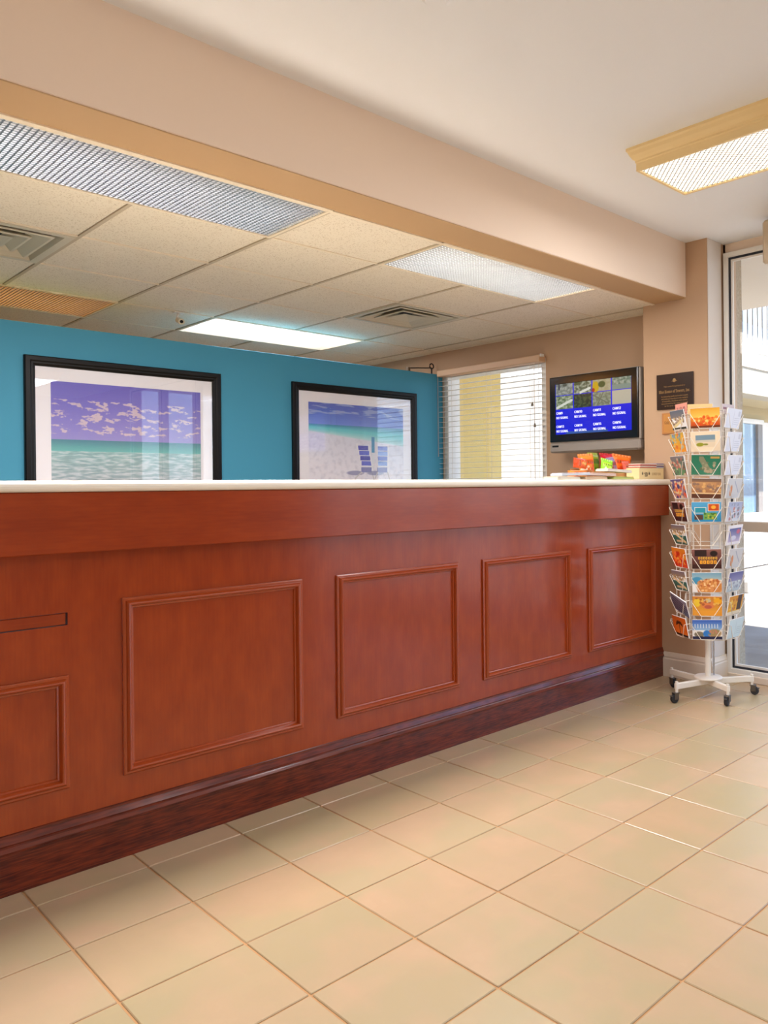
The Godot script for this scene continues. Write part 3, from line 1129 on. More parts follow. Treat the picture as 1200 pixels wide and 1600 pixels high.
func make_tv() -> void:
	var o := base("television", Vector3(4.38, 1.778, -3.425), -PI / 2)
	tag(o, "wall mounted black and silver television showing camera views and no signal tiles", "television")
	var st := mb()
	var hw := 0.403
	cbox(st, Vector3(-hw, -0.215, -0.075), Vector3(hw, 0.281, -0.004), 0.01)
	build(st, "casing", mat(c8(150, 140, 128), 0.4), o)
	st = mb()
	mould(st, 0.79, 0.478, [Vector2(0, -0.01), Vector2(0.002, 0.004), Vector2(0.008, 0.006), Vector2(0.054, 0.006), Vector2(0.056, 0.0)], Transform3D(Basis(), Vector3(0, 0.037, 0)))
	build(st, "bezel", mat(c8(14, 14, 15), 0.15), o)
	st = mb()
	cbox(st, Vector3(-hw, -0.281, -0.07), Vector3(hw, -0.208, 0.003), 0.012)
	build(st, "speaker_bar", mat(c8(150, 140, 130), 0.45, 0.2), o)
	st = mb()
	cbox(st, Vector3(-hw + 0.03, -0.239, 0.002), Vector3(-hw + 0.09, -0.226, 0.006), 0.002)
	build(st, "badge", M.black, o)
	# the screen
	var W := 272
	var H := 164
	var im := canvas(W, H, c8(14, 30, 236))
	var n := noise(70, 0.06, 4)
	for q in 8:
		var cx := (q % 4) * 68
		var cyy := (q / 4) * 41
		if q == 7:
			rct(im, cx + 2, cyy + 1, 64, 39, c8(196, 190, 170))
			continue
		var pal: Array = [[c8(120, 130, 120), c8(200, 206, 196)], [c8(70, 90, 66), c8(196, 206, 186)], [c8(206, 200, 170), c8(190, 180, 140)], [c8(110, 136, 116), c8(200, 206, 190)], [c8(96, 120, 76), c8(206, 216, 190)], [c8(20, 44, 36), c8(90, 110, 70)], [c8(180, 190, 170), c8(130, 140, 116)]][q]
		for y in 39:
			for x in 64:
				var v := n.get_noise_2d(x + q * 200, y * 1.3)
				im.set_pixel(cx + 2 + x, cyy + 1 + y, pal[0].lerp(pal[1], clampf(0.5 + v * 0.9, 0, 1)).darkened(0.12))
		if q == 2:
			blob(im, cx + 12, cyy + 26, 13, 18, c8(206, 170, 20))
			blob(im, cx + 34, cyy + 20, 14, 10, c8(60, 86, 50))
			blob(im, cx + 4, cyy + 34, 6, 6, c8(170, 30, 30))
		if q == 1:
			line(im, cx + 26, cyy + 38, cx + 60, cyy + 28, 6, c8(226, 232, 220))
			blob(im, cx + 14, cyy + 8, 12, 8, c8(60, 80, 50))
		if q == 4:
			line(im, cx + 6, cyy + 36, cx + 62, cyy + 16, 6, c8(226, 230, 216))
		if q == 6:
			line(im, cx + 4, cyy + 8, cx + 58, cyy + 36, 3, c8(110, 116, 96))
			line(im, cx + 40, cyy + 4, cx + 20, cyy + 36, 3, c8(110, 116, 96))
		if q == 0:
			blob(im, cx + 14, cyy + 14, 5, 12, c8(50, 60, 70))
			blob(im, cx + 36, cyy + 10, 9, 5, c8(60, 70, 60))
		if q == 3:
			rct(im, cx + 2, cyy + 26, 64, 14, c8(130, 150, 140))
	rct(im, 40, 148, 150, 12, c8(56, 96, 176))
	var sm := mat(Color(0.02, 0.02, 0.02), 0.2)
	sm.emission_enabled = true
	sm.emission_texture = ImageTexture.create_from_image(im)
	sm.emission_operator = BaseMaterial3D.EMISSION_OP_MULTIPLY
	sm.emission = Color.WHITE
	sm.emission_energy_multiplier = 0.3
	st = mb()
	var sx := 0.341
	var y0 := -0.169
	var y1 := 0.237
	quad(st, Vector3(-sx, y0, 0.001), Vector3(sx, y0, 0.001), Vector3(sx, y1, 0.001), Vector3(-sx, y1, 0.001))
	build(st, "screen", sm, o)
	var tm := glow(c8(235, 240, 255), 0.36)
	for q in 8:
		var x := -sx + 0.01 + (q % 4) * 0.1705
		var y := 0.008 - (q / 4) * 0.098
		lettering("CAM%d" % (9 + q), 0.017, tm, o, Vector3(x, y, 0.002), true, "Droid Sans", false)
		lettering("NO SIGNAL", 0.0165, tm, o, Vector3(x, y - 0.034, 0.002), true, "Droid Sans", false)
	lettering("LIVE", 0.014, tm, o, Vector3(-sx + 0.11, y0 + 0.014, 0.002), true)
	lettering("04/04/2012 10:00:22", 0.014, tm, o, Vector3(-sx + 0.2, y0 + 0.014, 0.002), true)
	area(o, Vector3(0, 0.034, 0.012), 0.66, 0.38, c8(90, 120, 255), 0.02)
	o.get_node("lamp_glow").rotation = Vector3(0, PI, 0)
	# wall bracket
	st = mb()
	cbox(st, Vector3(-0.1, -0.1, -0.225), Vector3(0.1, 0.1, -0.205), 0.004)
	cbox(st, Vector3(-0.03, -0.03, -0.21), Vector3(0.03, 0.03, -0.07), 0.004)
	build(st, "wall_bracket", M.black, o)

# lettering with its left end at the given place
func lettering(s: String, size: float, m: Material, parent: Node, at: Vector3, left := false, font := "Droid Sans", bold := true, fit := 0.0) -> void:
	var o := text(s, size, m, parent, Transform3D(Basis(), at), "lettering", font, bold)
	var bb := o.mesh.get_aabb()
	if fit > 0.0 and bb.size.x > 0.0:
		o.scale.x = fit / bb.size.x
	if left:
		o.position.x -= bb.position.x * o.scale.x

func make_plaques() -> void:
	var o := base("plaque", Vector3(PX - 0.001, 1.865, -2.754), -PI / 2)
	tag(o, "dark brown award plaque with gold lettering mounted on the pilaster", "plaque")
	var st := mb()
	cbox(st, Vector3(-0.138, -0.115, 0), Vector3(0.138, 0.115, 0.012), 0.003)
	build(st, "board", mat(c8(44, 22, 10), 0.3), o)
	var gm := mat(c8(150, 116, 70), 0.4, 0.4)
	st = mb()
	lathe(st, [Vector2(0.0, 0.002), Vector2(0.012, 0.0015), Vector2(0.013, 0.0)], 16, Transform3D(Basis(Vector3.RIGHT, PI / 2), Vector3(0, 0.07, 0.012)))
	box(st, Vector3(-0.02, 0.064, 0.012), Vector3(0.02, 0.067, 0.0132))
	build(st, "crest", gm, o)
	lettering("This award is presented to", 0.010, gm, o, Vector3(0.0, 0.033, 0.0125), false, "Droid Serif", false, 0.16)
	lettering("Blue House of Towers, Inc.", 0.019, gm, o, Vector3(0.0, -0.001, 0.0125), false, "Droid Serif", true, 0.235)
	var lines := ["for outstanding quality and service to guests", "and continued commitment to the standards", "of hospitality, cleanliness and comfort", "demonstrated by the entire hotel staff", "in the year of this award"]
	for k in 5:
		lettering(lines[k], 0.0085, gm, o, Vector3(0.0, -0.032 - 0.0155 * k, 0.0125), false, "Droid Serif", false, [0.2, 0.2, 0.19, 0.2, 0.15][k])
	var p := base("plaque", Vector3(PX - 0.001, 1.657, -2.783), -PI / 2)
	tag(p, "small gold and wood award plaque on the pilaster, partly behind the postcard rack", "plaque")
	st = mb()
	cbox(st, Vector3(-0.07, -0.069, 0), Vector3(0.07, 0.069, 0.012), 0.003)
	build(st, "board", mat(c8(190, 128, 72), 0.4), p)
	st = mb()
	cbox(st, Vector3(-0.055, -0.06, 0.012), Vector3(0.055, 0.06, 0.0135), 0.0005)
	build(st, "gold_plate", mat(c8(208, 146, 76), 0.35, 0.3), p)
	st = mb()
	lathe(st, [Vector2(0.0, 0.003), Vector2(0.013, 0.002), Vector2(0.014, 0.0)], 14, Transform3D(Basis(Vector3.RIGHT, PI / 2), Vector3(0.012, 0.042, 0.0135)))
	build(st, "seal", mat(c8(74, 54, 34), 0.4), p)
	lettering("Gold Award", 0.02, mat(c8(120, 72, 30), 0.5), p, Vector3(0, 0.004, 0.0136), false, "Droid Serif", false, 0.095)

# ------------------------------------------------------------------ things on the counter
func bag(called: String, label: String, at: Vector3, w: float, h: float, d: float, turn: float, lean: float, roll: float, c1: Color, c2: Color, c3: Color, sd: int) -> void:
	var o := base(called, at)
	tag(o, label, "snack", "snack bags heaped on the counter")
	o.rotation = Vector3(lean, turn, roll)
	var im := canvas(64, 64, c1)
	rng.seed = sd
	specks(im, Rect2i(6, 30, 52, 28), [c2, c3, c2.lightened(0.2)], 16, 9)
	rct(im, 8, 12, 48, 14, c3)
	for k in 5:
		rct(im, 12 + k * 9, 15, 5, 8, c1.darkened(0.35))
	var m := textured(im, 0.28)
	# pillow with crimped ends
	var st := mb()
	var n := 10
	var grid := []
	for side in [1, -1]:
		var g := []
		for j in n + 1:
			var row := []
			for i in n + 1:
				var u := float(i) / n * 2 - 1
				var v := float(j) / n * 2 - 1
				var b := pow(maxf(0.0, (1 - u * u * u * u) * (1 - pow(absf(v), 3.0))), 0.6)
				var wr := 0.06 * sin(u * 17 + sd) * (1 - b) + 0.05 * sin(v * 9 + u * 5 + sd)
				row.append(Vector3(u * w / 2 * (1 - 0.05 * (1 - v * v)), v * h / 2 + h / 2, side * d / 2 * maxf(0.02, b * (1 + wr)) + d * 0.05 * sin(u * 8 + sd) * (1 - b)))
			g.append(row)
		grid.append(g)
	for s in 2:
		for j in n:
			for i in n:
				var q := [grid[s][j][i], grid[s][j][i + 1], grid[s][j + 1][i + 1], grid[s][j + 1][i]]
				var uv := [Vector2(float(i) / n, 1 - float(j) / n), Vector2(float(i + 1) / n, 1 - float(j) / n), Vector2(float(i + 1) / n, 1 - float(j + 1) / n), Vector2(float(i) / n, 1 - float(j + 1) / n)]
				var order := [0, 2, 1, 0, 3, 2] if s == 0 else [0, 1, 2, 0, 2, 3]
				var nn: Vector3 = (q[1] - q[0]).cross(q[3] - q[0]).normalized() * (1 if s == 0 else -1)
				for k in order:
					st.set_normal(nn)
					st.set_uv(uv[k])
					st.add_vertex(q[k])
	build(st, "pouch", m, o)
	for e in [0.0, h]:
		st = mb()
		var sgn := -1.0 if e == 0.0 else 1.0
		for k in 12:
			var xa := -w / 2 + w * k / 12.0
			var xb := xa + w / 12.0
			var z := 0.002 if k % 2 else -0.002
			var pa := Vector3(xa, e, z)
			var pb := Vector3(xb, e, -z)
			if sgn > 0:
				quad(st, pa, pb, pb + Vector3(0, 0.012, 0), pa + Vector3(0, 0.012, 0))
			else:
				quad(st, pa - Vector3(0, 0.012, 0), pb - Vector3(0, 0.012, 0), pb, pa)
		build(st, "crimped_seal", mat(c1.lightened(0.15), 0.3), o)

func make_ledge_things() -> void:
	var T := 1.293
	# cream box of leaflets at the pilaster
	var o := base("leaflet_box", Vector3(4.245, T, -2.89))
	tag(o, "cream cardboard box with small dark star print at the counter's right end", "box")
	var st := mb()
	cbox(st, Vector3(-0.14, 0, -0.05), Vector3(0.14, 0.072, 0.05), 0.002)
	build(st, "carton", mat(c8(238, 214, 160), 0.7), o)
	var ink := mat(c8(90, 74, 60), 0.7)
	lettering("* 10 *", 0.03, ink, o, Vector3(-0.112, 0.03, 0.0505), true, "Droid Sans", true, 0.09)
	lettering("UNIFOR", 0.018, mat(c8(206, 178, 134), 0.7), o, Vector3(0.005, 0.034, 0.0505), true, "Droid Sans", true, 0.1)
	var p := base("leaflet_stack", Vector3(4.215, T + 0.0725, -2.885))
	tag(p, "pink striped leaflets lying on the cream cardboard box, left bundle", "leaflet", "leaflets on the cream box")
	for k in 4:
		st = mb()
		cbox(st, Vector3(-0.1, k * 0.007, -0.045), Vector3(0.085 + 0.004 * (k % 2), k * 0.007 + 0.006, 0.045), 0.0012)
		build(st, "leaflet", mat([c8(206, 120, 100), c8(240, 226, 214), c8(200, 96, 84), c8(236, 214, 200)][k], 0.6), p)
	p = base("leaflet_stack", Vector3(4.345, T + 0.0725, -2.885))
	tag(p, "grey and violet leaflets lying on the cream cardboard box beside the pilaster", "leaflet", "leaflets on the cream box")
	for k in 4:
		st = mb()
		cbox(st, Vector3(-0.042, k * 0.008, -0.045), Vector3(0.042, k * 0.008 + 0.007, 0.045), 0.0012)
		build(st, "leaflet", mat([c8(190, 190, 196), c8(120, 100, 140), c8(216, 206, 190), c8(150, 140, 170)][k], 0.6), p)
	# display carton holding the snacks
	o = base("snack_carton", Vector3(4.03, T, -3.045))
	tag(o, "open tan cardboard display tray holding the snack bags", "tray")
	st = mb()
	cbox(st, Vector3(-0.25, 0, -0.09), Vector3(0.25, 0.004, 0.09), 0.001)
	cbox(st, Vector3(-0.25, 0.004, 0.086), Vector3(0.25, 0.05, 0.09), 0.001)
	cbox(st, Vector3(-0.25, 0.004, -0.09), Vector3(0.25, 0.07, -0.086), 0.001)
	cbox(st, Vector3(-0.25, 0.004, -0.086), Vector3(-0.246, 0.06, 0.086), 0.001)
	cbox(st, Vector3(0.246, 0.004, -0.086), Vector3(0.25, 0.075, 0.086), 0.001)
	build(st, "tray_wall", mat(c8(206, 150, 96), 0.7), o)
	# bags: at, width, height, depth, turn, lean, roll, colours
	bag("snack_bag", "orange and white pretzel bag standing left in the tray", Vector3(3.845, T + 0.012, -3.045), 0.115, 0.14, 0.045, -0.3, -0.12, 0.05, c8(236, 134, 50), c8(246, 226, 196), c8(226, 80, 30), 101)
	bag("snack_bag", "olive green bag standing at the back of the tray", Vector3(3.965, T + 0.012, -3.085), 0.12, 0.15, 0.045, 0.1, -0.1, 0.0, c8(150, 170, 40), c8(210, 210, 90), c8(90, 130, 40), 102)
	bag("snack_bag", "bright lime bag in front of the olive green one", Vector3(3.975, T + 0.02, -3.005), 0.09, 0.105, 0.04, -0.35, -0.25, -0.25, c8(150, 226, 40), c8(240, 250, 220), c8(206, 250, 90), 103)
	bag("snack_bag", "red bag with dark print standing at the back of the tray", Vector3(4.105, T + 0.012, -3.09), 0.13, 0.15, 0.045, -0.1, -0.1, -0.04, c8(206, 30, 30), c8(240, 80, 60), c8(150, 16, 24), 104)
	bag("snack_bag", "violet and white bag before the red one", Vector3(4.07, T + 0.02, -3.01), 0.1, 0.115, 0.04, 0.1, -0.2, 0.1, c8(170, 150, 190), c8(240, 236, 240), c8(190, 80, 90), 105)
	bag("snack_bag", "large orange bag leaning at the right end of the tray", Vector3(4.205, T + 0.02, -3.06), 0.14, 0.135, 0.05, -0.45, -0.1, -0.14, c8(250, 120, 30), c8(250, 180, 40), c8(240, 80, 30), 106)
	bag("snack_bag", "salmon pink bag before the large orange one", Vector3(4.19, T + 0.02, -2.985), 0.075, 0.09, 0.035, 0.0, -0.2, 0.03, c8(236, 110, 90), c8(250, 190, 170), c8(240, 140, 120), 107)
	bag("snack_bag", "red orange bag lying left of the tray on another bag", Vector3(3.765, T + 0.095, -3.0), 0.06, 0.15, 0.04, 0.2, 0.05, PI / 2 - 0.05, c8(240, 90, 40), c8(250, 190, 100), c8(250, 120, 70), 108)
	bag("snack_bag", "yellow orange bag lying flat left of the tray", Vector3(3.77, T + 0.03, -3.0), 0.05, 0.19, 0.05, 0.1, 0.0, PI / 2, c8(250, 150, 40), c8(250, 210, 90), c8(250, 110, 30), 109)
	# brochures spread in front
	var cols := [c8(206, 214, 226), c8(236, 226, 206), c8(226, 196, 160), c8(232, 206, 196), c8(240, 232, 220), c8(206, 216, 120), c8(214, 170, 130)]
	var names2 := ["pale blue brochure lying at the left of the brochure spread", "cream brochure under the pale blue one", "tan brochure in the middle of the brochure spread", "pinkish brochure lying across the tan one", "white folded brochure at the right of the spread", "yellow green brochure under the white folded one", "brown leaflet at the far left, lowest of the spread"]
	var px := [3.46, 3.38, 3.63, 3.71, 3.87, 3.90]
	var py := [0.022, 0.0, 0.0, 0.021, 0.044, 0.0]
	for k in 6:
		st = mb()
		cbox(st, Vector3(-0.11, 0, -0.05), Vector3(0.11, 0.009, 0.05), 0.001)
		for q in 2:
			cbox(st, Vector3(-0.11 + 0.01 * q, 0.0095 + q * 0.004, -0.05), Vector3(0.108 + 0.006 * q, 0.0125 + q * 0.004, 0.049 - 0.004 * q), 0.0008)
		var b := build(st, "brochure", mat(cols[k], 0.4))
		b.position = Vector3(px[k], T + py[k] + 0.0005, -2.868 + 0.004 * (k % 3))
		b.rotation = Vector3(0.0, [-0.12, 0.08, 0.06, -0.14, -0.1, 0.05][k], [0.02, 0.0, 0.0, -0.02, -0.05, 0.0][k])
		tag(b, names2[k], "brochure", "brochures spread on the counter")

# ------------------------------------------------------------------ the postcard rack
func card_image(k: int) -> Image:
	var W := 84
	var H := 56
	var im := canvas(W, H, c8(240, 238, 236))
	rng.seed = 500 + k
	match k:
		0: # orange sunset
			grad(im, 0, 26, c8(226, 160, 50), c8(250, 200, 90))
			grad(im, 26, H, c8(240, 150, 50), c8(190, 60, 20))
			specks(im, Rect2i(8, 24, 68, 24), [c8(250, 210, 120), c8(226, 80, 26), c8(250, 130, 40)], 40, 6)
			rct(im, 0, 50, W, 6, c8(110, 50, 20))
		1: # beach with a wide cream border
			im.fill(c8(238, 216, 184))
			rct(im, 14, 10, 56, 14, c8(120, 146, 160))
			rct(im, 14, 24, 56, 6, c8(206, 196, 176))
			rct(im, 14, 30, 56, 14, c8(226, 206, 176))
			blob(im, 26, 36, 12, 6, c8(150, 150, 40))
			blob(im, 42, 36, 8, 3, c8(140, 140, 60))
		2: # green lagoon with an animal
			grad(im, 0, H, c8(30, 110, 80), c8(60, 130, 100))
			line(im, 28, 10, 50, 46, 12, c8(130, 130, 100))
			specks(im, Rect2i(26, 20, 40, 30), [c8(150, 150, 116), c8(100, 110, 80), c8(180, 160, 130)], 22, 6)
			rct(im, 54, 4, 26, 6, c8(190, 150, 80))
		3: # brown bands of dusk
			grad(im, 0, 10, c8(110, 90, 80), c8(150, 110, 80))
			grad(im, 10, 40, c8(200, 150, 100), c8(170, 116, 76))
			specks(im, Rect2i(0, 14, W, 22), [c8(140, 110, 96), c8(226, 176, 110), c8(176, 130, 96)], 36, 7)
			rct(im, 0, 40, W, 4, c8(226, 190, 140))
			rct(im, 0, 44, W, 12, c8(96, 54, 36))
		4: # four views on blue
			grad(im, 0, H, c8(90, 170, 214), c8(40, 140, 190))
			rct(im, 8, 14, 34, 18, c8(236, 236, 226)); rct(im, 10, 16, 30, 14, c8(40, 150, 170))
			rct(im, 46, 4, 34, 22, c8(236, 220, 200)); rct(im, 48, 6, 30, 18, c8(206, 80, 30)); blob(im, 62, 14, 8, 6, c8(250, 180, 60))
			rct(im, 8, 36, 24, 14, c8(90, 60, 50))
			rct(im, 34, 30, 38, 20, c8(120, 170, 80)); specks(im, Rect2i(36, 32, 34, 16), [c8(206, 190, 60), c8(60, 110, 50)], 14, 5)
		5: # dark palms with yellow lettering
			grad(im, 0, H, c8(150, 100, 90), c8(70, 30, 30))
			rct(im, 8, 2, 34, 18, c8(40, 20, 24))
			blob(im, 62, 12, 12, 9, c8(30, 16, 18))
			line(im, 62, 14, 70, 50, 3, c8(40, 20, 20))
			rct(im, 0, 44, W, 12, c8(60, 24, 24))
			for q in 8:
				rct(im, 18 + q * 7, 22, 5, 7, c8(240, 190, 70)); rct(im, 20 + q * 7, 24, 2, 3, c8(110, 50, 30))
			for q in 5:
				rct(im, 22 + q * 10, 32, 8, 10, c8(250, 176, 50)); rct(im, 25 + q * 10, 35, 2, 4, c8(130, 60, 30))
		6: # shells on a shore
			grad(im, 0, 20, c8(120, 170, 196), c8(170, 196, 200))
			blob(im, 14, 22, 18, 12, c8(70, 150, 190))
			blob(im, 52, 40, 44, 26, c8(216, 140, 70))
			specks(im, Rect2i(16, 18, 66, 36), [c8(240, 180, 110), c8(190, 100, 50), c8(226, 150, 90), c8(250, 206, 150)], 70, 5)
		7: # crab on yellow
			grad(im, 0, H, c8(206, 130, 50), c8(240, 170, 50))
			blob(im, 12, 18, 12, 14, c8(240, 200, 50)); blob(im, 72, 12, 14, 10, c8(240, 170, 30))
			blob(im, 44, 24, 22, 14, c8(226, 130, 70)); blob(im, 42, 12, 12, 7, c8(206, 190, 150))
			blob(im, 44, 30, 12, 6, c8(190, 90, 70))
			specks(im, Rect2i(4, 4, 76, 20), [c8(170, 90, 50), c8(240, 190, 90)], 18, 5)
			rct(im, 0, 42, W, 14, c8(236, 160, 50))
		8: # blue sky, lettering and bluffs
			grad(im, 0, 30, c8(50, 96, 190), c8(150, 190, 226))
			for q in 9:
				rct(im, 6 + q * 8, 12, 3, 12, c8(206, 220, 236))
			blob(im, 62, 38, 22, 14, c8(170, 140, 96)); blob(im, 18, 42, 16, 10, c8(130, 120, 100))
			blob(im, 40, 40, 12, 12, c8(40, 120, 200)); specks(im, Rect2i(46, 30, 30, 16), [c8(200, 130, 110), c8(150, 150, 90)], 14, 4)
			rct(im, 0, 48, W, 8, c8(26, 30, 70))
		9: # stormy shore
			grad(im, 0, 22, c8(96, 104, 116), c8(130, 120, 116))
			specks(im, Rect2i(0, 22, W, 20), [c8(190, 160, 130), c8(120, 96, 84), c8(206, 180, 130)], 40, 7)
			line(im, 0, 52, 70, 30, 7, c8(226, 206, 150)); rct(im, 0, 50, W, 6, c8(60, 60, 46))
		10: # children in yellow
			grad(im, 0, H, c8(206, 170, 70), c8(240, 150, 40))
			specks(im, Rect2i(0, 0, W, H), [c8(110, 150, 170), c8(236, 180, 50), c8(226, 110, 40), c8(190, 190, 170)], 42, 8)
		11: # rooftops in green and red
			grad(im, 0, H, c8(120, 110, 120), c8(90, 110, 80))
			specks(im, Rect2i(0, 10, W, 44), [c8(190, 90, 80), c8(90, 140, 90), c8(210, 180, 150), c8(70, 96, 80)], 46, 8)
		12: # bright flowers on violet
			grad(im, 0, H, c8(90, 80, 130), c8(200, 150, 140))
			specks(im, Rect2i(0, 8, W, 46), [c8(240, 170, 80), c8(226, 90, 60), c8(60, 60, 120), c8(240, 210, 160)], 46, 9)
		13: # teal harbour
			grad(im, 0, 16, c8(120, 110, 120), c8(150, 130, 110))
			specks(im, Rect2i(0, 14, W, 14), [c8(206, 170, 100), c8(150, 120, 80)], 26, 6)
			grad(im, 30, H, c8(40, 110, 100), c8(60, 90, 70)); line(im, 10, 22, 76, 50, 6, c8(226, 196, 150)); rct(im, 20, 44, 44, 6, c8(206, 170, 130))
		14: # orange letters
			grad(im, 0, H, c8(226, 140, 40), c8(220, 60, 20))
			specks(im, Rect2i(6, 14, 72, 36), [c8(250, 110, 50), c8(240, 170, 60), c8(200, 40, 20)], 36, 9)
		15: # palm before an orange sun
			grad(im, 0, H, c8(206, 96, 26), c8(240, 120, 30))
			line(im, 40, 16, 38, 56, 3, c8(40, 16, 10))
			for q in 9:
				var a := PI * q / 8.0 + PI
				line(im, 40, 18, 40 + 20 * cos(a), 20 + 14 * sin(a) + 6, 3, c8(40, 16, 10))
			rct(im, 0, 50, W, 6, c8(50, 20, 14))
		16: # dark birds and striped waves
			grad(im, 0, H, c8(150, 150, 170), c8(90, 80, 110))
			for q in 5:
				line(im, 6, 8 + q * 9, 78, 20 + q * 9, 4, c8(40, 36, 56))
		17: # blue dolphins in white border
			im.fill(c8(242, 238, 246))
			grad(im, 0, 1, c8(240, 238, 240), c8(240, 238, 240))
			for y in range(8, 48):
				rct(im, 8, y, 68, 1, c8(60, 70, 150).lerp(c8(206, 190, 220), (y - 8) / 40.0))
			blob(im, 60, 18, 12, 8, c8(200, 80, 120)); blob(im, 36, 36, 20, 8, c8(210, 210, 236))
		18: # pale map with an orange bird
			im.fill(c8(206, 206, 210))
			blob(im, 24, 34, 8, 18, c8(206, 120, 60)); line(im, 40, 8, 70, 40, 3, c8(160, 166, 186))
		19: # pelicans on pale ground
			grad(im, 0, H, c8(170, 180, 216), c8(226, 230, 240))
			specks(im, Rect2i(6, 6, 70, 44), [c8(150, 160, 190), c8(200, 130, 130), c8(110, 110, 120), c8(236, 236, 244)], 30, 7)
		20: # violet mountains
			grad(im, 0, 26, c8(90, 90, 160), c8(140, 140, 190))
			grad(im, 26, H, c8(206, 216, 226), c8(190, 206, 216)); specks(im, Rect2i(0, 26, W, 26), [c8(226, 236, 240), c8(150, 160, 186)], 20, 7)
		21: # dark trunk on gold
			grad(im, 0, H, c8(226, 150, 30), c8(240, 190, 60))
			rct(im, 52, 0, 24, 44, c8(70, 44, 40)); specks(im, Rect2i(10, 10, 40, 30), [c8(200, 110, 20), c8(250, 210, 80)], 16, 7)
			rct(im, 0, 46, W, 10, c8(240, 226, 200))
		22: # writing side
			im.fill(c8(228, 232, 246))
			rct(im, 41, 6, 1, 44, c8(180, 186, 206)); rct(im, 66, 6, 12, 14, c8(206, 210, 226))
			for q in 4:
				rct(im, 46, 26 + q * 6, 30, 1, c8(180, 186, 206))
		23: # pale blue writing side
			im.fill(c8(212, 232, 238))
			rct(im, 41, 6, 1, 44, c8(170, 190, 200))
			for q in 4:
				rct(im, 46, 26 + q * 6, 30, 1, c8(170, 190, 200))
	return im

func card_mesh(st: SurfaceTool, w: float, h: float) -> void:
	# a thin stack of cards, standing on y = 0, picture side towards +z
	quad(st, Vector3(-w / 2, 0, 0.006), Vector3(w / 2, 0, 0.006), Vector3(w / 2, h, 0.006), Vector3(-w / 2, h, 0.006))

